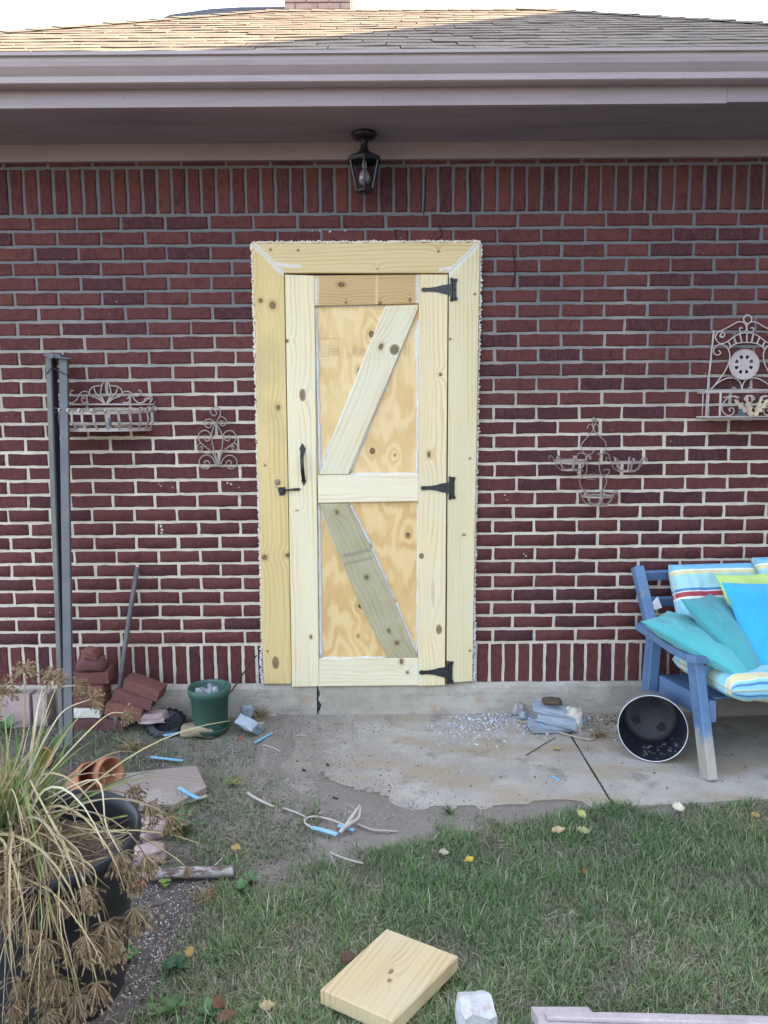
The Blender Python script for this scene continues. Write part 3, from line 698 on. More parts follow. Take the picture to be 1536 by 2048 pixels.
# caulk run along the panel edges
b = MB()
for x0, y0, x1, y1, r in ((632, 614, 640, 945, 4.6), (836, 640, 835, 950, 3.2), (640, 949, 836, 947, 2.4), (832, 620, 700, 945, 4.4), (770, 616, 642, 935, 2.4), (638, 1010, 642, 1316, 4.2), (640, 1317, 775, 1316, 4.0), (836, 1008, 834, 1314, 2.5), (700, 1010, 742, 1092, 4.5), (743, 1096, 790, 1203, 4.2), (791, 1205, 835, 1313, 4.0), (642, 1020, 700, 1160, 2.0), (632, 613, 770, 612, 2.0)):
    p, q = onY(x0, y0, YP), onY(x1, y1, YP); n = max(4, int((q - p).length / .03))
    b.tube([p.lerp(q, k / n) + Vector((rng.uniform(-.0015, .0015), .0005, rng.uniform(-.0015, .0015))) for k in range(n + 1)], [r * .0019 * rng.uniform(.7, 1.25) for k in range(n + 1)], 6)
b.build('caulk_line', M_CAULK, door)
# ghost of a printed stamp on the plywood: rows of thin bars, too faded to read
b = MB(); m = mpp(YP)
def bar(x0, y0, x1, y1):
    p, q = onY(x0, y0, YP - .0003), onY(x1, y1, YP - .0003); b.box(((p.x + q.x) / 2, YP - .0002, (p.z + q.z) / 2), (abs(q.x - p.x) + .001, .0006, abs(q.z - p.z) + .001))
bar(634, 677, 680, 677.8); bar(641, 713, 655, 713.6); bar(682.4, 677, 683.4, 716); bar(685.6, 678, 686.4, 716)
for x in (641.5, 646, 651.5, 656): bar(x, 690, x + .8, 711)
for x, ya, yb in ((659, 681, 714), (662, 683, 700), (665, 680, 712), (668, 690, 714), (671, 681, 705), (674, 694, 714), (677, 682, 714), (697, 704, 714), (700, 702, 715), (703, 708, 714), (706, 690, 712), (709, 690, 714), (712, 692, 714), (715, 698, 715), (719, 696, 713), (722, 694, 714), (726, 695, 714), (731, 697, 713)): bar(x, ya, x + .9, yb)
for y in (698, 703, 708): bar(658, y, 680, y + .6); bar(706, y - 2, 713, y - 1.4); bar(720, y, 733, y + .6)
for x in (808.5, 812, 816.5): bar(x, 690, x + .9, 712)
b.build('faded_stamp', surf('stamp ink', (.47, .33, .165), (.52, .37, .19), bump=.02), door, kind='stuff')
# ragged expanding foam round the trim
M_FOAM = surf('expanding foam', (.72, .66, .54), (.62, .55, .43), .9, bump=.6, bscale=160)
b = MB()
def foam(p0, p1, off, n, white=0):
    for k in range(n):
        t = (k + rng.random()) / n; x, y = p0[0] + (p1[0] - p0[0]) * t, p0[1] + (p1[1] - p0[1]) * t
        p = onY(x + off[0] * rng.uniform(-.3, 1.25), y + off[1] * rng.uniform(-.3, 1.2), -.006); s = rng.uniform(.003, .0062)
        b.box(p, (s * rng.uniform(.7, 1.5), .024, s * rng.uniform(.8, 2.2)), Matrix.Rotation(rng.random() * 3, 3, 'Y'), s * .25)
foam((506, 487), (527, 1300), (-2.6, 0), 640); foam((960, 485), (946, 1240), (2.6, 0), 480); foam((506, 487), (960, 485), (0, -2.4), 400)
b.build('foam_bead', M_FOAM, frame, kind='stuff')
b = MB(); foam((525, 1290), (527, 1366), (-4, 0), 50); foam((946, 1200), (945, 1363), (4, 0), 110); foam((960, 500), (952, 1000), (4, 0), 60)
b.build('caulk_bead', M_CAULK, frame, kind='stuff')
# ironmongery
M_IRON = surf('black powder coat', (.011, .012, .016), (.02, .021, .026), .42, .0, bump=.25, bscale=220, bdist=.002, spec=.5)
M_SCREW = surf('black screw', (.018, .018, .022), rough=.3, metallic=.6)
def flat(b, px, Y, th): 
    P = [onY(x, y, Y) for x, y in px]; b.prism(P, (0, th, 0))
for hx, hy, hw in ((915, 579, 1.0), (911, 976, .96), (907, 1345, .95)):
    m = mpp(-.04); b = MB(); k = hw
    X = lambda dx: hx + dx * k
    flat(b, [(X(-73), hy), (X(-70), hy - 4), (X(-64), hy - 4), (X(-58), hy - 3.5), (X(-40), hy - 6), (X(-30), hy - 9), (X(-14), hy - 11), (X(-14), hy + 11), (X(-30), hy + 8), (X(-40), hy + 5), (X(-58), hy + 3.5), (X(-64), hy + 4.5), (X(-70), hy + 4.5)], YD - .0045, .0035)
    flat(b, [(X(-9), hy - 22), (X(0), hy - 22), (X(0), hy - 17), (X(-2), hy - 14), (X(-2), hy + 14), (X(0), hy + 17), (X(0), hy + 22), (X(-9), hy + 22)], YT - .0045, .0035)
    o = b.build('hinge', M_IRON, door)
    b = MB(); p, q = onY(X(-12), hy - 23, YT - .006), onY(X(-12), hy + 23, YT - .006); b.tube([p.lerp(q, t / 6) for t in range(7)], .0058, 10); b.build('hinge_pin', M_IRON, door)
    b = MB()
    for dx, dy in ((-66, 0), (-48, 0), (-34, 0), (-22, 3), (-5, -17), (-5, 0), (-5, 17)):
        p = onY(X(dx), hy + dy, YT - .006); b.lathe([(.0001, .0022), (.0026, .0016), (.0034, 0)], 8, Matrix.Translation(p) @ Matrix.Rotation(R(90), 4, 'X'))
    b.build('screw', M_SCREW, door)
b = MB()
flat(b, [(604.5, 886), (612, 898.5), (610, 899), (610, 906), (600, 906), (600, 899), (598, 898.5)], YD - .004, .004)
flat(b, [(602, 961), (613, 961), (607.8, 972)], YD - .004, .004)
gp = [onY(604.5, 903, YD - .004), onY(604.2, 909, YD - .012), onY(603.8, 914, YD - .030), onY(604, 922, YD - .036), onY(605, 940, YD - .034), onY(606.8, 956, YD - .014), onY(607.4, 963, YD - .004)]
b.strap(smooth_curve(gp, 4), (1, 0, 0), .0165, .005)
b.build('pull_handle', M_IRON, door)
b = MB()
flat(b, [(557, 975), (570, 974), (571, 979), (572, 984), (569, 990), (559, 991.5), (558, 985), (556, 981)], YT - .004, .004)
p = onY(563, 982, YT - .008); b.bbox(p, (.024, .016, .026), None, .004)
b.tube([onY(568, 980, YT - .012), onY(580, 979.5, YT - .013), onY(592, 978.5, YT - .013), onY(600, 978.5, YT - .012)], [.004, .0045, .0062, .005], 10)
b.build('gate_latch', M_IRON, door)
b = MB(); b.lathe([(.0001, .006), (.012, .0055), (.014, .003), (.014, 0)], 20, Matrix.Translation(onY(555, 964, YT)) @ Matrix.Rotation(R(90), 4, 'X')); b.tube([onY(551, 971, YT - .004), onY(556, 978, YT - .004)], .0015, 5)
b.build('latch_knob', surf('grey button', (.26, .22, .17), rough=.5), door)

# ================================================================== PORCH LANTERN
lp = onY(728, 262, -.14); lp = Vector((lp.x, -.135, Z_SOF))
lan = empty('porch_lantern', lp, 'black six-sided lantern with glass panes hanging under the soffit', 'lantern')
M_LANT = surf('lantern black', (.012, .014, .022), (.022, .024, .034), .4, .2, bump=.15, spec=.5)
b = MB(); b.lathe([(.0, -.002), (.052, -.002), (.055, -.010), (.050, -.020), (.028, -.026), (.016, -.03), (.015, -.062), (.019, -.066)], 28); b.build('canopy', M_LANT, lan)
hexa = lambda r, z, a=0: [Vector((r * math.cos(R(60 * k + 30 + a)), r * math.sin(R(60 * k + 30 + a)), z)) for k in range(6)]
b = MB(); b.lathe([(.017, -.06), (.022, -.075), (.034, -.084), (.052, -.094), (.074, -.106), (.080, -.110), (.080, -.117), (.072, -.117)], 6, Matrix.Rotation(R(30), 4, 'Z'), smooth=False); b.build('roof_cap', M_LANT, lan)
t6, b6 = hexa(.069, -.117), hexa(.040, -.236)
b = MB()
for k in range(6): b.tube([t6[k], b6[k]], .0042, 5, smooth=False)
for k in range(6): b.tube([b6[k], b6[(k + 1) % 6]], .0045, 5, smooth=False); b.tube([t6[k], t6[(k + 1) % 6]], .004, 5, smooth=False)
b.prism([v + Vector((0, 0, -.002)) for v in b6], (0, 0, -.006)); b.lathe([(.014, -.244), (.010, -.252), (.0001, -.256)], 10); b.build('cage', M_LANT, lan)
g = NT('lantern glass', .05, 0, .5); g.b.inputs['Base Color'].default_value = (.62, .70, .86, 1); g.b.inputs['Transmission Weight'].default_value = 1.0; g.b.inputs['IOR'].default_value = 1.12
for k in range(6):
    b = MB(); b.add([t6[k], t6[(k + 1) % 6], b6[(k + 1) % 6], b6[k]], [(0, 1, 2, 3)]); b.build('pane', g.m, lan)
b = MB(); b.lathe([(.014, -.117), (.014, -.142), (.010, -.144)], 12, caps=True); b.build('socket', surf('socket', (.5, .46, .4)), lan)
b = MB(); b.lathe([(.010, -.140), (.013, -.150), (.024, -.168), (.030, -.186), (.026, -.204), (.014, -.214), (.0001, -.217)], 18)
bl = NT('clear bulb', .08, 0, .6); bl.b.inputs['Base Color'].default_value = (.33, .30, .27, 1); bl.b.inputs['Transmission Weight'].default_value = .45; b.build('bulb', bl.m, lan)

# ================================================================== WROUGHT IRON ON THE WALL
M_WI = surf('weathered antique white iron', (.42, .365, .34), (.30, .25, .22), .7, .0, bump=.4, bscale=200, stain=((.17, .10, .065), 26, .58, .7))
M_WI2 = surf('grey-brown iron', (.34, .285, .26), (.25, .205, .18), .65, .1, bump=.4, bscale=200, stain=((.13, .08, .05), 26, .56, .7))
def rod(b, px, Y, r, sub=5): b.tube(smooth_curve([onY(x, y, Y) for x, y in px], sub) if sub > 1 else [onY(x, y, Y) for x, y in px], r, 6)
# scroll ornament between the basket and the door
so = empty('scroll_ornament', onY(435, 938, -.014), 'small wire scroll ornament on the brick wall between basket and door', 'wall ornament')
Z = lambda x, y: (385 + x * 100 / 1463, 805 + y * 140 / 2048)
b = MB(); ys = -.014
def zrod(pts, r=.0030): rod(b, [Z(x, y) for x, y in pts], ys, r)
def zsp(cx, cy, r0, a0, turns, r=.0030, r1=.3): b.tube([onY(*Z(x, y), ys) for x, y in spiral(cx, cy, r0, a0, turns, r1)], r, 6)
zrod([(640, 230), (690, 270), (715, 320), (680, 370), (620, 382), (550, 330), (525, 260), (560, 190), (630, 145), (720, 150), (790, 200), (820, 280), (810, 370), (750, 490), (680, 600), (620, 720), (575, 860), (560, 1020), (580, 1200), (630, 1400), (690, 1580), (725, 1780)])
zrod([(440, 630), (520, 600), (560, 650), (530, 720), (460, 740), (380, 690), (345, 610), (375, 530), (470, 490), (580, 525), (680, 600), (770, 740), (850, 900), (885, 1080), (875, 1260), (840, 1440), (800, 1600), (765, 1780)])
zrod([(800, 415), (880, 425), (960, 480), (1000, 570), (960, 655), (885, 685), (810, 650), (785, 580), (830, 535), (920, 580)])
zrod([(355, 950), (350, 1060), (400, 1125), (470, 1115), (530, 1030), (520, 920), (440, 835), (340, 820), (230, 865), (170, 960), (180, 1070), (240, 1180), (370, 1290), (500, 1390), (590, 1480), (670, 1640), (700, 1780)])
zrod([(1070, 945), (1095, 1040), (1060, 1110), (990, 1110), (915, 1050), (900, 960), (960, 870), (1060, 825), (1170, 840), (1250, 930), (1270, 1040), (1215, 1180), (1100, 1270), (960, 1380), (860, 1500), (815, 1640), (800, 1780)])
zrod([(240, 1190), (160, 1260), (135, 1340), (180, 1410), (260, 1390), (300, 1320), (250, 1290), (200, 1340)])
zrod([(1215, 1180), (1290, 1230), (1320, 1310), (1280, 1390), (1200, 1385), (1150, 1310), (1180, 1265), (1240, 1315)])
zrod([(660, 1800), (620, 1680), (540, 1580), (420, 1535), (300, 1570), (215, 1670), (200, 1780), (250, 1890), (350, 1945), (450, 1930), (510, 1850), (490, 1750), (410, 1705), (345, 1740), (380, 1790)])
zrod([(840, 1800), (880, 1690), (960, 1590), (1070, 1545), (1190, 1570), (1280, 1660), (1300, 1770), (1240, 1890), (1130, 1945), (1030, 1900), (980, 1800), (1040, 1710), (1120, 1720), (1140, 1780), (1090, 1820)])
zrod([(680, 1800), (840, 1805)], .004); zrod([(540, 1835), (920, 1890)], .0022)
hook(b.build('scrollwork', M_WI2), so)
b = MB(); 
for x, y in ((740, 1795), (690, 600)): p = onY(*Z(x, y), -.008); b.tube([p + Vector((0, .014, 0)), p + Vector((0, -.01, 0))], .003, 6)
hook(b.build('nail', M_WI2), so)

# half-round wall basket with a crest, on the left
Yb = -.012
wb = empty('wall_basket', onY(212, 862, -.05), 'half-round strap iron wall basket with scrolled crest, partly behind the steel posts', 'wall basket')
Zb = lambda x, y: (110 + x * 220 / 1536, 750 + y * 120 / 838)
b = MB()
def brod(pts, r=.0032, Y=Yb): b.tube(smooth_curve([onY(*Zb(x, y), Y) for x, y in pts], 5), r, 6)
for s in (1, -1):
    f = lambda P: [((x if s > 0 else 1420 - x) , y) for x, y in P]
    brod(f([(690, 400), (640, 330), (570, 250), (545, 185)])); brod(f([(690, 400), (600, 330), (500, 290), (485, 220), (540, 165), (650, 148)]))
    brod(f([(700, 400), (660, 320), (640, 240), (660, 140), (680, 85)]))
    brod(f([(450, 300), (480, 250), (410, 230), (350, 260), (310, 340), (240, 390), (150, 360), (90, 300), (60, 340), (100, 380)]))
    brod(f([(470, 385), (400, 385), (370, 345), (395, 318), (415, 335)])); brod(f([(310, 290), (250, 290), (215, 250), (230, 215), (262, 222)])); brod(f([(180, 395), (165, 340), (110, 325), (75, 360), (100, 390)]))
brod([(60, 412), (1390, 412)], .0045)
hook(b.build('crest', M_WI), wb)
bl_, br_ = onY(*Zb(60, 440), 0), onY(*Zb(1390, 440), 0); bcx = (bl_.x + br_.x) / 2; hw_ = (br_.x - bl_.x) / 2
zt = onY(*Zb(700, 530), -.16).z; zb_ = onY(*Zb(700, 765), -.12).z; zbk = onY(*Zb(700, 412), Yb).z
def arc(rx, ry, z, zback, n=22, a0=0, a1=180): return [Vector((bcx + rx * math.cos(R(180 - (a0 + (a1 - a0) * k / n))), -.012 - ry * math.sin(R(a0 + (a1 - a0) * k / n)), z + (zback - z) * (1 - math.sin(R(a0 + (a1 - a0) * k / n))))) for k in range(n + 1)]
b = MB(); b.strap(arc(hw_, .155, zt, zt + .012), (0, 0, 1), .014, .003); hook(b.build('rim', M_WI), wb)
b = MB(); pl = arc(hw_ * .93, .125, zb_, zb_ + .001); b.prism(pl, (0, 0, -.004)); b.strap(pl, (0, 0, 1), .016, .003); hook(b.build('base_plate', M_WI), wb)
for k in range(13):
    a = R(7 + k * 166 / 12); ca, sa_ = math.cos(math.pi - a), math.sin(a)
    pb, pt = Vector((bcx + hw_ * .93 * ca, -.012 - .125 * sa_, zb_)), Vector((bcx + hw_ * ca, -.013 - .157 * sa_, zt + .012 * (1 - sa_)))
    out = Vector((ca, -sa_ * .9, 0)).normalized(); md = pb.lerp(pt, .5) + out * .012; rc = .0135; c0 = pt + Vector((0, 0, .008)) + out * rc
    curl = [c0 - out * (rc * math.cos(t) * (1 - t / 9)) + Vector((0, 0, rc * math.sin(t) * (1 - t / 9))) for t in [x * .45 for x in range(13)]]
    b = MB(); b.strap(smooth_curve([pb, pb.lerp(md, .6) , md, pt], 3) + curl, out.cross(Vector((0, 0, 1))), .011, .0028)
    hook(b.build('strap', M_WI), wb)
# things lying in the basket
for i, (px, c, lab) in enumerate(((245, (.30, .19, .155), 'dull pink clay saucer lying in the wall basket, right of its middle strap'), (165, (.27, .17, .13), 'dull brown clay saucer lying at the left end of the wall basket'))):
    p = onY(px, 850, -.075); b = MB(); b.lathe([(.0001, 0), (.032, 0), (.044, .020), (.046, .020), (.034, .004), (.0001, .003)], 20)
    o = b.build('clay_saucer', surf('clay %d' % i, c)); o.location = (p.x, -.075, zb_ + .001); tag(o, lab, 'saucer')
p = onY(220, 838, -.08); b = MB(); b.lathe([(.0001, 0), (.014, 0), (.016, .012), (.012, .05), (.011, .052)], 14)
gl = NT('blue grey glass', .08, 0, .5); gl.b.inputs['Base Color'].default_value = (.45, .55, .72, 1); gl.b.inputs['Transmission Weight'].default_value = .8
o = b.build('glass_holder', gl.m); o.location = (p.x, -.10, zb_ + .001); tag(o, 'small blue-grey glass holder standing in the left wall basket', 'glass')

# three-cup wire planter, right of the door
cp = empty('cup_planter', onY(1186, 1010, -.03), 'wire wall hanger with three small basket cups on the bricks right of the door', 'wall planter')
Zc = lambda x, y: (1080 + x * 230 / 1536, 830 + y * 190 / 1269)
b = MB(); Yc = -.012
def crod(pts, r=.0022): b.tube(smooth_curve([onY(*Zc(x, y), Yc) for x, y in pts], 5), r, 6)
crod([(740, 55), (735, 120), (715, 190), (690, 230), (630, 300), (570, 370), (550, 430), (580, 500), (640, 530), (700, 510), (720, 470)])
crod([(700, 55), (705, 130), (722, 200), (755, 245), (830, 310), (875, 370), (880, 440), (850, 500), (790, 525), (765, 515)])
for s in (0, 1):
    f = (lambda P: P) if not s else (lambda P: [(1420 - x, y) for x, y in P])
    crod(f([(635, 185), (645, 140), (680, 122), (700, 150), (712, 190)])); crod(f([(490, 570), (500, 530), (545, 508), (600, 530), (625, 590), (628, 680), (615, 770), (570, 805), (515, 790), (490, 745), (520, 725), (580, 745)]))
    crod(f([(640, 800), (590, 805), (545, 840), (530, 890), (550, 960), (590, 1020)])); crod(f([(640, 800), (690, 795), (710, 800)]))
crod([(625, 865), (745, 863)], .0018)
b.tube([onY(*Zc(718, 45), Yc + .008), onY(*Zc(718, 75), -.022)], .008, 8)
hook(b.build('scrollwork', M_WI2), cp)
for cx, ct, cb, hw2 in ((400, 605, 740, 215), (1150, 630, 755, 205), (765, 1080, 1200, 215)):
    p = onY(*Zc(cx, ct), -.055); q = onY(*Zc(cx, cb), -.055); rad = hw2 * 230 / 1536 * mpp(-.055); h = p.z - q.z
    b = MB(); n = 24
    ring = lambda r, z: [Vector((p.x + r * math.cos(2 * math.pi * k / n), -.066 + min(rad, .062) / rad * r * math.sin(2 * math.pi * k / n), z)) for k in range(n + 1)]
    b.strap(ring(rad, p.z), (0, 0, 1), .008, .002); b.strap(ring(rad * .55, q.z + .003), (0, 0, 1), .007, .002)
    for k in range(7):
        a = 2 * math.pi * (k + .3) / 7; ro = lambda r, z: Vector((p.x + r * math.cos(a), -.066 + min(rad, .062) / rad * r * math.sin(a), z))
        pts = [ro(0.01, q.z), ro(rad * .55, q.z + .003), ro(rad * .85, q.z + h * .45), ro(rad * 1.02, p.z + .004), ro(rad * 1.1, p.z + .016), ro(rad * 1.26, p.z + .022), ro(rad * 1.34, p.z + .012), ro(rad * 1.25, p.z + .006)]
        b.strap(smooth_curve(pts, 4), (-math.sin(a), math.cos(a), 0), .007, .0022)
    hook(b.build('cup', M_WI2), cp)

# wall shelf with a pierced medallion, at the right edge
ws = empty('wall_shelf', onY(1494, 838, -.05), 'wrought iron wall shelf with pierced round medallion and oak leaf front, upper right', 'wall shelf')
Zs = lambda x, y: (1400 + x * 136 / 1211, 620 + y * 230 / 2048)
M_WI3 = surf('antique pinkish iron', (.47, .405, .395), (.36, .30, .285), .7, bump=.35, bscale=220, stain=((.22, .15, .11), 20, .58, .6))
b = MB(); Ysh = -.012
def srod(pts, r=.0030, Y=Ysh, mir=True, cx=830):
    b.tube(smooth_curve([onY(*Zs(x, y), Y) for x, y in pts], 5), r, 6)
    if mir: b.tube(smooth_curve([onY(*Zs(2 * cx - x + (y - 900) * -.0, y), Y) for x, y in pts], 5), r, 6)
srod([(375, 370), (500, 310), (640, 230), (720, 210), (790, 235), (825, 290), (820, 360), (770, 400), (720, 385), (705, 340), (730, 315), (760, 330)])
srod([(400, 470), (360, 480), (365, 440), (415, 400), (440, 430), (410, 490), (360, 470), (400, 380), (330, 390), (275, 470), (300, 550), (370, 600), (480, 570), (600, 480), (720, 420), (830, 405)])
srod([(505, 700), (600, 620), (720, 585), (830, 580)])
srod([(355, 740), (330, 720), (370, 760), (330, 800), (270, 790), (245, 720), (290, 640), (380, 615), (460, 650), (520, 740), (530, 850), (500, 980), (420, 1130), (300, 1290), (170, 1450)])
srod([(200, 1400), (330, 1290), (470, 1220), (600, 1215), (690, 1260), (735, 1340), (740, 1430)], cx=748)
srod([(645, 1400), (600, 1380), (570, 1400)], .0025, cx=748)
ring = [(850 + 72 * math.cos(t / 3), 165 + 75 * math.sin(t / 3)) for t in range(20)]; srod(ring, .0032, mir=False)
b.strap([onY(*Zs(245, 370), Ysh), onY(*Zs(130, 1460), Ysh), onY(*Zs(105, 1900), Ysh)], (1, 0, 0), .0068, .004); b.strap([onY(*Zs(1420, 370), Ysh), onY(*Zs(1545, 1460), Ysh), onY(*Zs(1570, 1900), Ysh)], (1, 0, 0), .0068, .004)
for x0, y0, x1, y1 in ((510, 570, 555, 660), (600, 490, 650, 600), (710, 430, 745, 580), (835, 410, 832, 575)):
    b.strap([onY(*Zs(x0, y0), Ysh), onY(*Zs(x1, y1), Ysh)], (1, 0, .3), .0065, .003)
    if x0 < 830: b.strap([onY(*Zs(1660 - x0, y0), Ysh), onY(*Zs(1660 - x1, y1), Ysh)], (1, 0, -.3), .0065, .003)
hook(b.build('scrollwork', M_WI3), ws)
b = MB(); c = onY(*Zs(785, 970), -.018); rd = 265 * 136 / 1211 * mpp(-.018)
prof = []
def dsk(r0, r1, y, n=32, skip=()):
    vs = []
    for k in range(n):
        a = 2 * math.pi * k / n
        for r, yy in ((r0, y), (r1, y), (r1, y + .004), (r0, y + .004)): vs.append(Vector((c.x + r * math.cos(a), c.y + yy, c.z + r * math.sin(a))))
    fs = []
    for k in range(n):
        if k in skip: continue
        j = (k + 1) % n; fs += [(k * 4 + q, j * 4 + q, j * 4 + (q + 1) % 4, k * 4 + (q + 1) % 4) for q in range(4)]
        fs += [(k * 4, k * 4 + 1, k * 4 + 2, k * 4 + 3), (j * 4 + 3, j * 4 + 2, j * 4 + 1, j * 4)]
    b.add(vs, fs)
dsk(rd * .96, rd, -.003); dsk(rd * .63, rd * .96, 0); dsk(rd * .40, rd * .63, 0, 32, [q for q in range(32) if q % 4 in (1, 2)]); dsk(.0001, rd * .40, 0); dsk(.0001, rd * .30, -.002, 24); dsk(rd * .74, rd * .86, -.002, 32, [q for q in range(32) if q % 2])
hook(b.build('medallion', M_WI3), ws)
# the shelf box in front of it
fl, fr = onY(*Zs(340, 1890), -.10), onY(*Zs(1330, 1930), -.10); bl2, br2 = onY(*Zs(105, 1900), Ysh), onY(*Zs(1570, 1960), Ysh)
zsb = fl.z; ztp = onY(*Zs(380, 1450), -.10).z
fl.z = fr.z = zsb; cxx = (fl.x + fr.x) / 2; half = (fr.x - fl.x) / 2 + .004; hb = (br2.x - bl2.x) / 2
P0, P1, P2, P3 = Vector((cxx - half, -.115, zsb)), Vector((cxx + half, -.115, zsb)), Vector((cxx + hb, -.01, zsb)), Vector((cxx - hb, -.01, zsb))
b = MB(); b.prism([P0, P1, P2, P3], (0, 0, -.006)); hook(b.build('tray', M_WI3), ws)
b = MB(); up = Vector((0, 0, ztp - zsb))
for p, q in ((P3, P0), (P0, P1), (P1, P2)): b.tube([p + up, q + up], .0036, 6); b.tube([p + up * .95, q + up * .95], .002, 6)
for p in (P0, P1): b.beam(p, p + up * 1.04, .009, .009, (0, 1, 0), .002)
for p, q in ((P3, P0), (P2, P1)):
    for t in (.25, .5): b.tube([p.lerp(q, t), p.lerp(q, t) + up], .0025, 6)
Yf = -.115
for sgn_ in (0, 1):
    for pts in ([(420, 1560), (560, 1540), (690, 1570)], [(690, 1560), (600, 1535), (480, 1580), (400, 1690), (400, 1790), (470, 1870), (560, 1870), (605, 1810), (590, 1750), (530, 1750), (520, 1790), (550, 1800)], [(830, 1640), (835, 1570), (870, 1530), (930, 1530), (970, 1580), (945, 1600), (920, 1575)]):
        P = [onY(*Zs(x, y), Yf) for x, y in pts]
        if sgn_: P = [Vector((2 * cxx - p.x, p.y, p.z)) for p in P]
        b.tube(smooth_curve(P, 5), .0028, 6)
hook(b.build('front_grille', M_WI3), ws)
M_OAKLEAF = surf('cream metal leaf', (.55, .48, .36), (.42, .33, .22), .6, bump=.4)
def lobed(b, base, tip, wmax, nrm, lobes=4, th=.002, curl=.15):
    base, tip, nrm = Vector(base), Vector(tip), Vector(nrm).normalized(); d = tip - base; L = d.length; d.normalize(); w = d.cross(nrm).normalized(); n = lobes * 4; vs = []
    for i in range(n + 1):
        t = i / n; ww = wmax * math.sin(math.pi * min(1, t * .92 + .06)) ** .7 * (.62 + .38 * math.cos(2 * math.pi * lobes * t + math.pi)) + .001
        c = base + d * (L * t) + nrm * (curl * L * t * t)
        vs += [c - w * ww + nrm * ww * .35, c, c + w * ww + nrm * ww * .35]
    k = len(vs); vs += [v - nrm * th for v in vs]
    f = []
    for i in range(n):
        for q in (0, 1): a = i * 3 + q; f += [(a, a + 1, a + 4, a + 3), (k + a + 3, k + a + 4, k + a + 1, k + a)]
        f += [(i * 3 + 3, i * 3, k + i * 3, k + i * 3 + 3), (i * 3 + 2, i * 3 + 5, k + i * 3 + 5, k + i * 3 + 2)]
    b.add(vs, f)
for x0, y0, x1, y1, w in ((930, 1890, 790, 1560, .016), (930, 1880, 580, 1610, .017), (970, 1890, 1180, 1600, .016), (965, 1890, 1080, 1560, .013)):
    b = MB(); lobed(b, onY(*Zs(x0, y0), Yf - .004), onY(*Zs(x1, y1), Yf - .012), w, (0, -1, .2)); hook(b.build('oak_leaf', M_OAKLEAF), ws)
p = onY(*Zs(750, 1880), -.07); b = MB(); b.lathe([(.0001, 0), (.024, 0), (.025, .006), (.014, .010), (.0135, .055), (.012, .056), (.012, .012), (.0001, .011)], 20)
o = b.build('candle_glass', gl.m); o.location = (p.x, -.06, zsb + .001); tag(o, 'small blue glass candle holder standing on the wall shelf', 'candle holder')
# ================================================================== BENCH AND CUSHIONS
def m_blue():
    t = NT('chipped blue paint', .55, 0, .4); v = t.obj(True)
    c = t.mix(t.ramp(t.noise(v, 7, 4, .6), .35, .65), (.082, .148, .265), (.11, .185, .31))
    gr = t.noise(t.vmath('MULTIPLY', v, (60, 9, 60)), 1.0, 3)
    c = t.mix(t.math('MULTIPLY', t.ramp(gr, .5, .7), .35), c, (.06, .11, .21))
    c = t.mix(t.ramp(t.noise(v, 19, 7, .75), .63, .665), c, (.24, .21, .18))
    c = t.mix(t.math('MULTIPLY', t.ramp(t.noise(v, 33, 6, .7), .68, .71), .8), c, (.42, .45, .5))
    # bare grey wood where the feet stood in the wet
    g = t.n('NewGeometry').outputs['Position']; sx = t.n('SeparateXYZ'); t.put(sx.inputs[0], g)
    low = t.math('ADD', sx.outputs[2], t.math('MULTIPLY', t.math('SUBTRACT', t.noise(v, 14, 5, .7), .5), .22))
    fx = t.math('MULTIPLY', t.ramp(low, .20, .12), t.ramp(sx.outputs[1], -.50, -.56))
    c = t.mix(fx, c, t.mix(t.noise(v, 30, 4), (.25, .23, .20), (.40, .37, .32)))
    t.col(c); t.bump(gr, .25, .003); return t.m
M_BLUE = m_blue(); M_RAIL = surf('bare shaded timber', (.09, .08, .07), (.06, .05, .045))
BO = onZ(1311, 1452, 0.0); BO = Vector((1.212, -.20, 0)); BR = R(5)
bench = empty('garden_bench', BO, 'chipped blue painted wooden garden bench with flat arms, heaped with cushions', 'bench', rotz=BR)
Mb = Matrix.Translation(BO) @ Matrix.Rotation(BR, 4, 'Z')
BW = 1.28
def bpart(name, fn, mat=None):
    b = MB(); fn(b); return b.build(name, mat or M_BLUE, bench)
for x in (0.0, BW):
    s = 1 if x == 0 else -1
    bpart('back_post', lambda b: b.beam((x - .022 * s, .115, .735), (x + .014 * s, -.005, .43), .046, .052, (0, 1, 0)))
    bpart('rear_leg', lambda b: b.beam((x + .018 * s, .0, .445), (x, .01, .001), .046, .072, (0, 1, 0)))
    bpart('front_leg', lambda b: b.beam((x + .012 * s, -.385, .452), (x + .026 * s, -.51, .001), .038, .075, (0, 1, 0)))
    def arm(b):
        o = [(-.052, .045), (.034, .05), (.052, -.36), (.056, -.425), (.035, -.455), (-.02, -.455), (-.048, -.425), (-.058, -.30)]
        b.prism([(x + a * s, c, .456 + .001) for a, c in o], (0, 0, .030))
    bpart('armrest', arm)
    bpart('side_rail', lambda b: b.beam((x + .052 * s, .02, .21), (x + .052 * s, -.47, .26), .03, .085, (0, 0, 1)))
bpart('front_rail', lambda b: b.beam((.07, -.435, .265), (BW - .07, -.435, .265), .025, .075, (0, 0, 1)), M_RAIL)
bpart('rear_rail', lambda b: b.beam((.03, .022, .20), (BW - .03, .022, .20), .025, .08, (0, 0, 1)))
for k in range(6): bpart('seat_slat', lambda b: b.beam((.07, -.41 + k * .075, .296 - k * .012), (BW - .07, -.41 + k * .075, .296 - k * .012), .062, .018, (0, 0, 1)))
for z, y in ((.69, .125), (.575, .08), (.46, .03)): bpart('back_slat', lambda b: b.beam((.0, y, z), (BW, y, z), .05, .018, (0, 1, .4)))

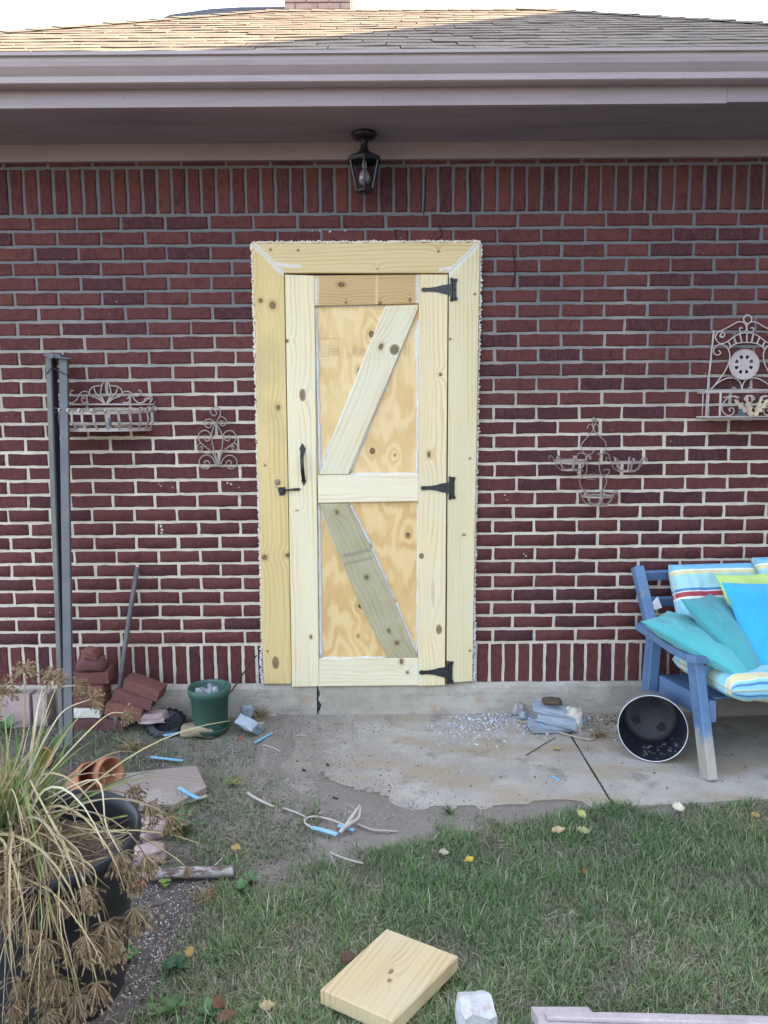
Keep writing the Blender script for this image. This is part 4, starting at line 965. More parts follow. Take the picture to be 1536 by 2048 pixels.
def pillow(name, quad, th, mat, label, cat, group=None, N=36, puff=.5, pin=.06, wr=.0085, seed=0, box=False):
    """quad: four 3D corners (u0v0, u1v0, u1v1, u0v1); a stuffed cushion with its two faces, a seam and soft wrinkles"""
    q = [Vector(p) for p in quad]; c0 = sum(q, Vector()) / 4
    nrm = (q[1] - q[0]).cross(q[3] - q[0]).normalized(); mb = MB(); mb.uv = []
    ux, uy = (q[1] - q[0]).normalized(), (q[3] - q[0]).normalized()
    def P(u, v, side):
        a, c = 2 * u - 1, 2 * v - 1
        pu, pv = u, v
        if not box: pu = .5 + a * .5 * (1 - pin * (1 - c * c)) ; pv = .5 + c * .5 * (1 - pin * (1 - a * a))
        p = q[0] * (1 - pu) * (1 - pv) + q[1] * pu * (1 - pv) + q[2] * pu * pv + q[3] * (1 - pu) * pv
        if box: h = ((1 - abs(a) ** 9) * (1 - abs(c) ** 7)) ** .33 * (.88 + .12 * (1 - a * a) * (1 - c * c))
        else: h = ((1 - abs(a) ** 2.2) * (1 - abs(c) ** 2.2)) ** puff
        w = noise.noise(Vector((u * 5 + seed, v * 5, side * 3 + seed))) * wr * 1.6 + noise.noise(Vector((u * 15, v * 4 + seed, side * 7))) * wr * .8
        e = min(1, 6 * min(u, 1 - u, v, 1 - v))
        # tucks running in from the seam
        tk = (math.sin(u * 61 + seed + 3 * noise.noise(Vector((u * 9, v * 2, seed)))) * (1 - min(1, 5 * min(v, 1 - v))) + math.sin(v * 57 + seed) * (1 - min(1, 5 * min(u, 1 - u)))) * wr * .45
        return p + nrm * side * (th / 2 * h) + nrm * (w * e + tk * h)
    for side in (1, -1):
        for j in range(N + 1):
            for i in range(N + 1):
                u, v = .5 - .5 * math.cos(math.pi * i / N), .5 - .5 * math.cos(math.pi * j / N)
                mb.v.append(tuple(P(u, v, side))); mb.uv.append((u, v))
    K = (N + 1) ** 2
    for j in range(N):
        for i in range(N):
            a = j * (N + 1) + i; mb.f.append((a, a + 1, a + N + 2, a + N + 1)); mb.f.append((K + a + N + 1, K + a + N + 2, K + a + 1, K + a)); mb.smooth += [True, True]
    loop = [i for i in range(N)] + [N + j * (N + 1) for j in range(N)] + [N * (N + 1) + N - i for i in range(N)] + [(N - j) * (N + 1) for j in range(N)]
    for k in range(len(loop)):
        a, c = loop[k], loop[(k + 1) % len(loop)]; mb.f.append((a, K + a, K + c, c)); mb.smooth.append(True)
    o = mb.build(name, mat, origin=c0)
    sb_ = MB(); ring_ = [Vector(mb.v[i]) - c0 for i in loop]; ring_.append(ring_[0]); sb_.tube(ring_, .0034 if box else .0022, 5); sb_.build('piping' if box else 'seam', M_PIPE if box else mat, o)
    return tag(o, label, cat, group)
M_PIPE = surf('cream piping', (.50, .47, .33), (.42, .40, .29), .85)
def cloth(name, c, rough=.85, weave=900):
    t = NT(name, rough, 0, .2); v = t.obj(False)
    k = t.mix(t.math('MULTIPLY', t.ramp(t.noise(v, 9, 5, .6), .35, .68), .4), c, tuple(x * .72 for x in c))
    k = t.mix(t.math('MULTIPLY', t.ramp(t.noise(v, 3.3, 4), .45, .7), .3), k, tuple(min(1, x * 1.15 + .015) for x in c))
    t.col(k); t.bump(t.math('ADD', t.noise(v, weave, 2), t.math('MULTIPLY', t.noise(v, 17, 4, .5, 1.2), 4.0)), .5, .006)
    t.b.inputs['Sheen Weight'].default_value = .25; return t.m
def striped(name, stops, rep=1.0, off=0.0):
    t = NT(name, .85, 0, .2); uv = t.n('UVMap').outputs[0]; sx = t.n('SeparateXYZ'); t.put(sx.inputs[0], uv); v = t.obj(False)
    f = t.math('FRACT', t.math('ADD', t.math('MULTIPLY', sx.outputs[1], rep), off))
    r = t.n('ValToRGB'); r.color_ramp.interpolation = 'CONSTANT'; t.put(r.inputs[0], f)
    while len(r.color_ramp.elements) < len(stops): r.color_ramp.elements.new(.5)
    for e, (p, c) in zip(r.color_ramp.elements, stops): e.position = p
    for e, (p, c) in zip(r.color_ramp.elements, stops): e.color = (*c, 1)
    c = t.mix(t.math('MULTIPLY', t.ramp(t.noise(v, 10, 5, .6), .45, .75), .3), r.outputs[0], (.25, .35, .37))
    t.col(c); t.bump(t.math('ADD', t.noise(v, 900, 2), t.math('MULTIPLY', t.noise(v, 20, 4), 2.0)), .22, .004); return t.m
BLU, AQ, PB, WH, YE_, RD, DB = (.17, .40, .58), (.32, .54, .56), (.24, .52, .66), (.72, .72, .66), (.60, .53, .30), (.36, .055, .08), (.08, .20, .40)
back_st = [(0, RD), (.03, WH), (.05, BLU), (.09, WH), (.12, AQ), (.19, YE_), (.27, WH), (.285, PB), (.52, WH), (.55, RD), (.61, WH), (.625, DB), (.66, AQ), (.69, AQ), (.84, YE_), (.89, WH), (.91, BLU)]
seat_st = [(0, PB), (.003, DB), (.008, PB), (.02, AQ), (.035, WH), (.04, YE_), (.10, WH), (.11, PB), (.20, AQ), (.30, YE_), (.345, WH), (.36, PB), (.50, RD), (.56, WH), (.58, DB), (.62, AQ), (.80, YE_), (.86, PB)]
M_ST, M_STS = striped('striped back canvas', back_st), striped('striped seat canvas', seat_st)
L = lambda x, y, z: Mb @ Vector((x, y, z))
pillow('back_cushion', [L(.10, -.115, .44), L(.475, -.115, .44), L(.48, .03, .755), L(.09, .03, .755)], .125, M_ST, 'striped aqua back cushion leaning at the left end of the blue bench', 'cushion', 'striped bench cushions', box=True, wr=.008, seed=2)
pillow('back_cushion', [L(.49, -.12, .44), L(.85, -.12, .44), L(.85, .025, .785), L(.485, .025, .78)], .125, M_ST, 'striped aqua back cushion beside the first one, cut by the right edge of the photo', 'cushion', 'striped bench cushions', box=True, wr=.008, seed=5)
pillow('back_cushion', [L(.86, -.12, .44), L(1.2, -.12, .44), L(1.2, .025, .78), L(.855, .025, .78)], .125, M_ST, 'striped aqua back cushion at the far right end of the bench', 'cushion', 'striped bench cushions', box=True, wr=.008, seed=6)
pillow('seat_cushion', [L(.078, -.555, .375), L(1.22, -.555, .375), L(1.22, -.08, .35), L(.07, -.08, .35)], .135, M_STS, 'long striped seat cushion on the blue bench with its front edge overhanging', 'cushion', 'striped bench cushions', box=True, N=34, wr=.016, seed=8)
def Q(*a): return [onY(x, y, Y) for x, y, Y in a]
pillow('throw_pillow', Q((1432, 1150, -.33), (1588, 1138, -.24), (1640, 1340, -.42), (1500, 1345, -.50)), .10, cloth('lime cotton', (.52, .70, .20)), 'lime green throw pillow peeking out behind the bright blue pillow', 'pillow', 'throw pillows on the bench', seed=3)
pillow('throw_pillow', Q((1444, 1166, -.47), (1640, 1160, -.40), (1690, 1335, -.52), (1507, 1352, -.60)), .135, cloth('bright blue cotton', (.045, .40, .78)), 'bright sky blue throw pillow propped in the middle of the bench', 'pillow', 'throw pillows on the bench', seed=11, wr=.008)
pillow('throw_pillow', Q((1362, 1199, -.52), (1420, 1188, -.28), (1560, 1322, -.40), (1512, 1356, -.66)), .125, cloth('teal cotton', (.07, .34, .37)), 'teal throw pillow leaning steeply between the arm pillow and the blue one', 'pillow', 'throw pillows on the bench', seed=17)
pillow('throw_pillow', Q((1282, 1243, -.60), (1335, 1222, -.30), (1520, 1322, -.36), (1500, 1362, -.70)), .12, cloth('turquoise cotton', (.085, .43, .45)), 'turquoise throw pillow lying slantwise over the left arm of the bench', 'pillow', 'throw pillows on the bench', seed=23)
b = MB(); tg = [onY(1316, 1193, -.16), onY(1298, 1210, -.17), onY(1306, 1221, -.175), onY(1324, 1215, -.165)]; b.prism(tg, (0, .001, 0)); o = b.build('care_label', surf('label cloth', (.72, .72, .70))); tag(o, 'white care label sticking out beside the left striped back cushion', 'label')

# ================================================================== METAL BUCKET LYING ON ITS SIDE
rr_ = .137; bm0 = onZ(1305, 1457, rr_ + .005)
ax = Vector((.30, .95, -.12)).normalized()
bk = empty('metal_bucket', (bm0.x, bm0.y, 0), 'pale metal bucket lying on its side under the bench arm, dark inside', 'bucket')
Zc_ = ax; Xc = Vector((0, 0, 1)).cross(Zc_).normalized(); Yc_ = Zc_.cross(Xc)
Mk = Matrix.Translation(bm0) @ Matrix((Xc, Yc_, Zc_)).transposed().to_4x4()
b = MB(); b.lathe([(rr_, 0), (rr_ * .95, .07), (rr_ * .935, .09), (rr_ * .94, .10), (rr_ * .82, .21)], 44, Mk); hook(b.build('shell', surf('galvanised', (.50, .50, .50), (.38, .38, .39), .45, .6, stain=((.24, .18, .13), 12, .6, .5))), bk)
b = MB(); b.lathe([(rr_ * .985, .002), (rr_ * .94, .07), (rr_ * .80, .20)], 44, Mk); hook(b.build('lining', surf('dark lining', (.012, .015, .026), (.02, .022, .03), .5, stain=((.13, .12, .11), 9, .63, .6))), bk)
b = MB(); b.lathe([(rr_ + .0019 * math.cos(R(30 * k)), .0019 * math.sin(R(30 * k))) for k in range(13)], 44, Mk); hook(b.build('rim', surf('rim wire', (.68, .69, .70), rough=.35, metallic=.3)), bk)
b = MB(); b.lathe([(.0001, .195), (rr_ * .60, .195), (rr_ * .64, .190), (rr_ * .81, .20)], 40, Mk); hook(b.build('bottom', surf('dirty bottom', (.03, .03, .035), (.018, .019, .024), .6)), bk)
for k in range(3):
    a = R(90 + 120 * k + 12); b = MB(); c = Vector((math.cos(a), math.sin(a), 0)) * rr_ * .42
    tri = [c + Vector((math.cos(a + t), math.sin(a + t), 0)) * s for t, s in ((0, .026), (1.2, .022), (2.3, .020), (R(180), .012), (-2.3, .020), (-1.2, .022))]
    b.prism([Mk @ (p + Vector((0, 0, .1935))) for p in tri], tuple(-Zc_ * .004)); hook(b.build('drain_hole', M_DARK), bk)
b = MB()
for k in range(36):
    a = R(rng.uniform(215, 285)); z = rng.uniform(.02, .15); p = Mk @ Vector((math.cos(a) * (rr_ * (.97 - .85 * z)), math.sin(a) * (rr_ * (.97 - .85 * z)), z)); s = rng.uniform(.002, .006); b.box(p, (s * 2, s * 2, s), None, s * .4)
o = b.build('bucket_grit', surf('pale grit', (.11, .10, .095))); tag(o, kind='stuff')

# ================================================================== POSTS, SPADE, BRICK PILES BY THE WALL
def leanbeam(name, mat, px0, px1, root, w, t, Y0_, Y1_):
    b = MB(); b.beam(onY(*px0, Y0_), onY(*px1, Y1_), w, t, (0, 1, 0), .002); return hook(b.build(name, mat), root)
st = empty('steel_posts', onY(136, 1492, -.42), 'pair of tall rusty grey steel posts wired together and leaning on the wall', 'posts')
M_ST1 = surf('olive painted steel', (.145, .14, .115), (.105, .10, .085), .6, .2, stain=((.20, .12, .06), 7, .56, .5)); M_ST2 = surf('blue-grey steel', (.115, .118, .125), (.085, .087, .09), .55, .25, stain=((.12, .085, .06), 8, .58, .5))
m1 = mpp(-.1)
leanbeam('angle_post', M_ST1, (98.5, 716), (127, 1496), st, 13.5 * m1, .012, -.055, -.42)
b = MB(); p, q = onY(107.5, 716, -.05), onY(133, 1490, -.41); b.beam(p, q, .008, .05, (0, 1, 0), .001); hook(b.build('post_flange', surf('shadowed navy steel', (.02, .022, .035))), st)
leanbeam('flat_post', M_ST2, (127.5, 716), (138.5, 1492), st, 16.5 * m1, .018, -.085, -.44)
b = MB(); flat(b, [(86, 709), (96, 706), (120, 709), (121, 714), (100, 717), (88, 712)], -.10, .07); hook(b.build('cap_plate', M_ST2), st)
b = MB(); b.tube([onY(107, 713.5, -.115), onY(143, 718, -.115)], .0055, 8); b.tube([onY(106, 713.5, -.113), onY(109, 714, -.113)], .009, 10); hook(b.build('hinge_rod', M_ST2), st)
b = MB(); b.tube(smooth_curve([onY(92, 752, -.07), onY(97, 742, -.085), onY(106, 736, -.10), onY(121, 744, -.118), onY(134, 750, -.12), onY(139, 752, -.10)], 4), .0022, 5); hook(b.build('tie_wire', M_DARK), st)
sp = empty('old_spade', onZ(228, 1478), 'old spade with a thin grey pipe handle leaning on the wall', 'spade')
m2 = mpp(-.15)
b = MB(); b.tube([onY(274.5, 1134, -.03), onY(262, 1215, -.075), onY(247, 1315, -.13), onY(233, 1425, -.20)], [5.2 * m2, 5.2 * m2, 5.4 * m2, 5.2 * m2], 10); hook(b.build('handle', surf('grey pipe', (.13, .13, .14), (.09, .085, .085), .5, .3, stain=((.17, .11, .08), 14, .6, .6))), sp)
b = MB(); flat(b, [(222, 1421), (245, 1423), (246, 1475), (240, 1484), (214, 1482), (209, 1473)], -.20, .006); b.tube([onY(234, 1418, -.205), onY(232, 1455, -.21)], 6 * m2, 8); hook(b.build('blade', surf('rusted blade', (.20, .185, .165), (.13, .12, .11), .6, .2, stain=((.16, .09, .05), 16, .55, .6))), sp)

def rough_brick(name, c, size, rot, mat, label, group=None, jit=.004, broken=0, cat='brick', sub=3):
    """a loose brick, slab or chunk with knocked corners and uneven faces"""
    import bmesh
    bm = bmesh.new(); bmesh.ops.create_cube(bm, size=1.0)
    bmesh.ops.subdivide_edges(bm, edges=bm.edges[:], cuts=sub, use_grid_fill=True)
    sd = rng.uniform(0, 99)
    for v in bm.verts:
        f = [abs(abs(x) - .5) < 1e-4 for x in v.co]; k = sum(f)
        n = Vector((noise.noise(v.co * 2.3 + Vector((sd, 0, 0))), noise.noise(v.co * 2.3 + Vector((0, sd, 0))), noise.noise(v.co * 2.3 + Vector((0, 0, sd)))))
        p = Vector((v.co.x * size[0], v.co.y * size[1], v.co.z * size[2]))
        if k >= 2: p -= Vector((math.copysign(1, v.co.x) * f[0], math.copysign(1, v.co.y) * f[1], math.copysign(1, v.co.z) * f[2])) * (jit * (.5 + rng.random() * .9))
        if broken:
            p.x *= 1 - broken * .35 * (v.co.z + .5) * (1 if v.co.x > 0 else .3); p += n * broken * .32 * min(size)
        v.co = p + n * min(jit * 1.0, .12 * min(size))
    me = bpy.data.meshes.new(name); bm.to_mesh(me); bm.free(); me.materials.append(mat)
    if broken >= .5: me.polygons.foreach_set('use_smooth', [True] * len(me.polygons))
    o = link(name, me, c, None, rot); return tag(o, label, cat, group)
M_LB = [surf('loose brick %d' % i, c, d, .9, bump=.5, stain=((.30, .24, .20), 9, .60, .35)) for i, (c, d) in enumerate((((.175, .068, .052), (.125, .052, .045)), ((.205, .085, .058), (.15, .062, .048)), ((.15, .06, .055), (.11, .05, .05)), ((.12, .05, .048), (.085, .04, .04))))]
M_WHT = surf('flaking white paint', (.64, .63, .57), (.55, .53, .46), .8, bump=.5, stain=((.16, .07, .055), 16, .64, .9))
M_PINK = surf('pink concrete', (.37, .275, .265), (.29, .215, .205), .9, bump=.4, stain=((.25, .2, .19), 6, .58, .5))
def at_wall(px, py, Y): return onY(px, py, Y)
G1 = 'bricks stacked against the wall'
Ys = -.19                                       # front of the stack
def stacked(x0, x1, y0, y1, mat, label, depth=.095, rz=0, Yf=Ys, broken=0, jit=.0022, grp=G1):
    a, c = onY(x0, y0, Yf), onY(x1, y1, Yf)
    return rough_brick('loose_brick', ((a.x + c.x) / 2, Yf + depth / 2, (a.z + c.z) / 2), (c.x - a.x, depth, a.z - c.z - .0015), (0, rng.uniform(-.012, .012), rz), mat, label, grp, jit, broken)
stacked(138, 206, 1438, 1467, M_LB[3], 'dark red brick at the foot of the stack by the steel posts', .10)
stacked(128, 200, 1416, 1438, M_WHT, 'white painted brick low in the stack by the steel posts', .10)
stacked(136, 208, 1394, 1416, M_LB[0], 'red brick resting on the white one in the stack', .11, .03)
stacked(138, 207, 1371.5, 1394, M_LB[1], 'lighter red brick in the middle of the stack by the posts', .11, -.03)
stacked(140, 214, 1345, 1371, M_LB[0], 'long red brick under the broken pieces of the stack', .12, .12)
stacked(148, 206, 1320, 1346, M_LB[2], 'broken brick lump second from the top of the stack', .09, .1, broken=.5, jit=.007)
stacked(160, 194, 1299, 1322, M_LB[1], 'small pale broken brick piece topping the stack', .06, -.2, Yf=-.18, broken=.4, jit=.004)
G2 = 'bricks tumbled beside the spade'
def tilted(cx, cy, L_, ang, Yf, mat, label, h=.058, d=.095, rz=0.0, jit=.0022, broken=0):
    p = onY(cx, cy, Yf); return rough_brick('loose_brick', (p.x, Yf + d / 2, p.z), (L_, d, h), (0.0, R(ang), rz), mat, label, G2, jit, broken)
tilted(283, 1381, .178, 19, -.21, M_LB[0], 'topmost brick of the tumbled heap, tilted with a pale top face', h=.058, d=.10, rz=-.10)
tilted(264, 1402, .185, 17, -.215, M_LB[2], 'middle brick of the tumbled heap, tilted under the topmost one', rz=.0)
tilted(246, 1425, .17, 12, -.235, M_LB[1], 'low brick of the tumbled heap right behind the spade', h=.06)
tilted(300, 1441, .13, -3, -.23, M_PINK, 'pale pink broken block at the foot of the tumbled heap', h=.045, rz=.05, broken=.3, jit=.006)
tilted(225, 1452, .10, 6, -.22, M_LB[3], 'dark half brick at the left foot of the tumbled heap', h=.06)
G3 = 'pink pavers leaning by the wall'
for (x0, x1, y0, y1, Yf, lab) in ((-42, 60, 1392, 1458, -.14, 'pale pink paver standing against the footing, cut by the left edge of the photo'), (60.8, 96, 1391, 1456, -.13, 'narrow pink paver standing between the wider one and the steel posts')):
    a, c = onY(x0, y0, Yf), onY(x1, y1, Yf); o = rough_brick('pink_paver', ((a.x + c.x) / 2, Yf + .05, (a.z + c.z) / 2), (c.x - a.x, .10, a.z - c.z), (R(-5), 0, .05), M_PINK, lab, G3, .003, cat='paver')

# black slotted lid, green pot and the litter round them
ld = onZ(334, 1455, .012); lid = empty('drain_grate', (ld.x, ld.y, 0), 'round ribbed black plastic grate lying in front of the tumbled bricks', 'grate', rotz=.3)
M_BLK = surf('black plastic', (.016, .017, .021), (.026, .027, .032), .45, bump=.15, stain=((.16, .15, .13), 10, .62, .5))
lt = Matrix.Translation((0, 0, .035)) @ Matrix.Rotation(R(26), 4, 'X')
b = MB(); b.lathe([(.0001, .004), (.058, .004), (.060, .012), (.066, .012), (.070, .004), (.088, .0), (.088, -.012), (.0001, -.012)], 40, lt); b.build('disc', M_BLK, lid)
for k in range(8):
    a = 2 * math.pi * k / 8; b = MB(); b.beam(lt @ Vector((math.cos(a) * .012, math.sin(a) * .012, .006)), lt @ Vector((math.cos(a) * .058, math.sin(a) * .058, .006)), .005, .006, (0, 0, 1), .001); b.build('rib', M_BLK, lid)
for k in range(18):
    a = 2 * math.pi * k / 18; b = MB(); b.bbox(lt @ Vector((math.cos(a) * .088, math.sin(a) * .088, -.004)), (.012, .012, .014), Matrix.Rotation(a, 3, 'Z'), .002); b.build('tooth', M_BLK, lid)
M_GRN = surf('faded green plastic', (.05, .115, .092), (.04, .095, .075), .5, bump=.12, scale=5, stain=((.14, .17, .14), 9, .62, .4))
gp0 = onZ(435, 1437, 0); gpot = empty('green_pot', (gp0.x, -.20, 0), 'green plastic plant pot with saucer holding grey rubble beside the door trim', 'pot')
mg = mpp(-.2); hp = onY(435, 1372, -.20).z
b = MB(); b.lathe([(.0001, .012), (32 * mg, .012), (34 * mg, .02), (39.5 * mg, hp - .036), (43.5 * mg, hp - .034), (44.5 * mg, hp - .004), (43.5 * mg, hp), (41.5 * mg, hp), (40.5 * mg, hp - .012), (36 * mg, hp - .07), (.0001, hp - .07)], 44); b.build('body', M_GRN, gpot)
b = MB(); b.lathe([(.0001, .003), (33 * mg, .003), (39 * mg, .03), (40.5 * mg, .032), (40 * mg, .027), (34 * mg, .0), (.0001, .0)], 40); b.build('saucer', M_GRN, gpot)
M_RUB = surf('grey rubble', (.36, .37, .40), (.25, .26, .29), .9, bump=.6); M_SLATE = surf('blue-grey slate', (.29, .33, .38), (.21, .245, .285), .8, bump=.4, stain=((.42, .40, .36), 9, .6, .4))
for k in range(11):
    a = rng.random() * 6.28; r = rng.uniform(0, 28) * mg
    rough_brick('rubble_chunk', (gp0.x + math.cos(a) * r, -.20 + math.sin(a) * r * .9, hp - .045 + rng.uniform(0, .025)), (rng.uniform(.03, .06), rng.uniform(.025, .04), rng.uniform(.018, .03)), (rng.random(), rng.random() * 3, rng.random() * 3), M_RUB, 'grey plaster chunk among others heaped in the green pot', 'chunks in the green pot', .006, .45, 'rubble', 2)
b = MB(); b.strap([onY(463, 1383, -.23), onY(487, 1346, -.16), onY(512, 1312, -.09)], (1, .3, 1), .011, .006); o = b.build('iron_bar', surf('rust-black bar', (.030, .022, .020), (.05, .03, .022), .6, .2)); tag(o, 'dark rusty iron bar stuck in the green pot and leaning on the wall', 'bar')

def stone(name, px, py, size, mat, label, cat='stone', group=None, rz=0, z=0.0, broken=.5, jit=.005, tilt=(0, 0)):
    p = onZ(px, py, z + size[2] * .3); return rough_brick(name, (p.x, p.y, z + size[2] * .42), size, (tilt[0], tilt[1], rz), mat, label, group, jit, broken, cat)
M_YST = surf('yellowish stone', (.34, .27, .17), (.25, .20, .13), .9, bump=.5); M_CONC = surf('broken concrete', (.36, .35, .34), (.27, .26, .25), .9, bump=.6)
stone('field_stone', 398, 1461, (.16, .09, .05), M_YST, 'low tawny stone between the black grate and the green pot')
stone('slate_piece', 500, 1455, (.115, .05, .10), M_SLATE, 'thin pale slate piece leaning by the green pot, nearer the camera', group='slate pieces by the pot', rz=-.5, tilt=(.9, .3), broken=.3, jit=.004)
stone('slate_piece', 493, 1432, (.06, .03, .085), M_SLATE, 'small upright slate piece just right of the green pot', group='slate pieces by the pot', rz=.3, tilt=(.3, .2), broken=.4, jit=.004)
stone('white_scrap', 545, 1431, (.055, .02, .014), surf('white scrap', (.55, .56, .60)), 'crumpled white scrap at the foot of the footing left of the door crack', 'scrap', rz=-.3)
stone('white_scrap', 602, 1377, (.03, .012, .012), surf('foam scrap', (.62, .66, .70)), 'white foam scrap under the bottom corner of the door', 'scrap', rz=.6, z=onY(602, 1381, -.03).z)
M_STRIP = surf('sky blue plastic', (.17, .43, .60), (.24, .50, .66), .5, bump=.05, bscale=30)
GS = 'blue plastic strips dropped on the ground'
def strip(pts, w, label, z=.012, M_=None, nm='blue_strip', cat='strip', grp=GS):
    P = smooth_curve([onZ(x, y, z) for x, y in pts], 4); b = MB(); b.strap(P, (P[-1] - P[0]).cross(Vector((0, 0, 1))), w, .004)
    o = b.build(nm, M_ or M_STRIP, origin=P[0]); return tag(o, label, cat, grp)
strip(((510, 1485), (528, 1475), (545, 1466)), .011, 'blue plastic strip on the bare soil below the slate pieces')
strip(((327, 1471), (345, 1468), (362, 1464)), .010, 'pale blue plastic strip lying across the black grate', z=.062)
strip(((302, 1514), (330, 1517), (366, 1521)), .012, 'blue plastic strip in the dry grass above the weathered board', z=.02)
strip(((358, 1575), (375, 1586), (397, 1597)), .013, 'bright blue plastic strip lying on the weathered board', z=.034)
strip(((624, 1655), (650, 1661), (674, 1669)), .016, 'blue plastic strip beside the looped white root', z=.014)
strip(((676, 1651), (692, 1655), (708, 1660)), .014, 'short blue plastic strip under the pale split root', z=.010)
strip(((1074, 1424), (1080, 1438), (1085, 1452)), .008, 'thin blue plastic strip standing against the slate heap', z=.035)
strip(((970, 1417), (985, 1413), (1002, 1415)), .016, 'flat blue plastic scrap on the pale gravel under the wall', z=.012)
strip(((1104, 1552), (1111, 1556), (1119, 1561)), .010, 'tiny pale blue scrap on the concrete near the joint', z=.004)
# terracotta pots half buried in the sedge
M_TC = surf('terracotta', (.40, .165, .085), (.32, .135, .075), .85, bump=.25, stain=((.5, .42, .36), 9, .62, .4))
def clay_pot(px, py, r, h, rot, label, z):
    p = onZ(px, py, z); b = MB(); b.lathe([(.0001, 0), (r * .68, 0), (r * .9, h * .72), (r * 1.0, h * .72), (r * 1.04, h), (r * .95, h), (r * .88, h * .72), (r * .64, .008), (.0001, .008)], 30)
    o = b.build('clay_pot', M_TC); o.location = p; o.rotation_euler = rot; return tag(o, label, 'pot', 'terracotta pots by the sedge')
clay_pot(180, 1546, .060, .12, (R(78), R(0), R(62)), 'terracotta pot lying on its side between the weathered board and the planter', .05)
clay_pot(150, 1566, .060, .11, (R(64), R(20), .9), 'overturned terracotta pot half hidden by the sedge', .03)
clay_pot(92, 1506, .045, .09, (R(80), 0, .2), 'small terracotta pot lying deep behind the sedge', .03)
# weathered board on the grass
wp = [onZ(x, y, .028) for x, y in ((212, 1572), (262, 1545), (392, 1531), (413, 1574), (350, 1608), (260, 1612))]
bw = MB(); bw.prism(wp, (0, 0, -.022)); o = bw.build('weathered_board', wood('weathered ply', (.285, .235, .20), (.20, .16, .135), (.25, .97, 0), (.97, -.25, 0), 70, 6, streak=.6, bump=.4, stain=((.36, .33, .31), 5, .5, .5)), origin=sum(wp, Vector()) / 6); tag(o, 'grey weathered board lying flat behind the black planter', 'board')
strip(((330, 1612), (370, 1604), (414, 1592)), .02, 'pale split lath along the front edge of the weathered board', z=.012, M_=surf('split lath', (.42, .38, .31), (.33, .29, .23)), nm='wood_lath', cat='lath', grp=None)
# stones, tile shards and the fallen branch beside the planter
stone('pink_stone', 308, 1658, (.085, .10, .06), M_PINK, 'pinkish stone behind the dandelion beside the planter', group='pink stones by the planter', rz=.4)
stone('pink_stone', 297, 1712, (.11, .07, .055), M_PINK, 'larger pinkish stone just above the fallen branch', group='pink stones by the planter', rz=.2)
for px, py, lab in ((250, 1766, 'orange tile shard touching the planter below the pink stones'), (276, 1770, 'orange tile shard under the dry seed heads, further from the planter')): stone('tile_shard', px, py, (.04, .03, .02), M_TC, lab, 'shard', 'orange tile shards')
br = empty('fallen_branch', onZ(370, 1752), 'short barkless grey branch lying by the black planter', 'branch')
P = smooth_curve([onZ(x, y, .02) for x, y in ((282, 1747), (310, 1749), (345, 1748), (385, 1745), (430, 1744), (468, 1741))], 5)
b = MB(); b.tube([p + Vector((0, rng.uniform(-.002, .002), rng.uniform(-.002, .002))) for p in P], [.011 + .006 * min(1, i / 8) + rng.uniform(-.0015, .0015) for i in range(len(P))], 9)
def m_bark():
    t = NT('flaking bark', .9, 0, .2); v = t.obj(False); c = t.mix(t.ramp(t.noise(t.vmath('MULTIPLY', v, (14, 60, 60)), 1.0, 5, .7), .45, .56), (.34, .30, .29), (.115, .085, .075)); t.col(c); t.bump(t.noise(v, 90, 4), .7, .006); return t.m
hook(b.build('trunk', m_bark()), br)
b = MB(); b.tube([onZ(405, 1752, .012), onZ(425, 1735, .03), onZ(446, 1715, .05)], [.004, .003, .002], 6); hook(b.build('twig', m_bark()), br)
# looped white root and pale twigs on the bare soil
M_ROOT = surf('bleached root', (.46, .42, .37), (.34, .30, .26), .85, bump=.3)
def twig(pts, r, label, z=.008, mat=None, nm='twig', cat='twig', grp='bleached twigs on the soil', taper=.6):
    P = smooth_curve([onZ(x, y, z + (dz[0] if dz else 0)) for x, y, *dz in pts], 4); n = len(P); b = MB(); b.tube([p + Vector((rng.uniform(-1, 1), rng.uniform(-1, 1), 0)) * .001 for p in P], [r * (1 - (1 - taper) * i / n) for i in range(n)], 6)
    return tag(b.build(nm, mat or M_ROOT, origin=P[0]), label, cat, grp)
twig(((668, 1664), (625, 1655), (610, 1645), (612, 1637), (628, 1633), (655, 1637), (685, 1648), (700, 1655)), .0042, 'looped bleached root beside the blue strip', .012, taper=.8)
rt = empty('split_root', onZ(700, 1650), 'pale split root standing up in two prongs beside the looped root', 'root')
b = MB()
for pts in (((680, 1665, .01), (700, 1640, .03), (712, 1622, .05), (720, 1610, .06)), ((684, 1660, .01), (702, 1646, .03), (718, 1634, .045), (721, 1614, .058)), ((690, 1655, .012), (704, 1632, .035), (716, 1616, .055))):
    P = smooth_curve([onZ(x, y, z) for x, y, z in pts], 4); b = MB(); b.tube(P, [.008 - .005 * i / len(P) for i in range(len(P))], 6); hook(b.build('prong', M_ROOT), rt)
twig(((715, 1648), (745, 1660), (770, 1661), (797, 1663)), .0045, 'bleached twig running right from the split root')
twig(((495, 1586), (520, 1601), (548, 1613)), .006, 'thick bleached twig at the left edge of the bare soil')
twig(((568, 1616), (590, 1624), (612, 1634)), .004, 'slim bleached twig leading to the looped root')
twig(((528, 1490), (545, 1495), (561, 1503)), .003, 'short bleached twig below the blue strip by the slate')
twig(((660, 1705), (690, 1717), (726, 1727)), .0042, 'white stalk lying in the grass edge below the looped root')
twig(((592, 1472), (602, 1470), (612, 1472)), .003, 'tiny pale stick on the soil under the door')
twig(((1035, 1441), (1080, 1453), (1130, 1468), (1170, 1478), (1188, 1477), (1190, 1463), (1198, 1459)), .0045, 'long tan stick curving in front of the rubble heap', .012, surf('tan stick', (.36, .28, .19)), grp=None, taper=.8)
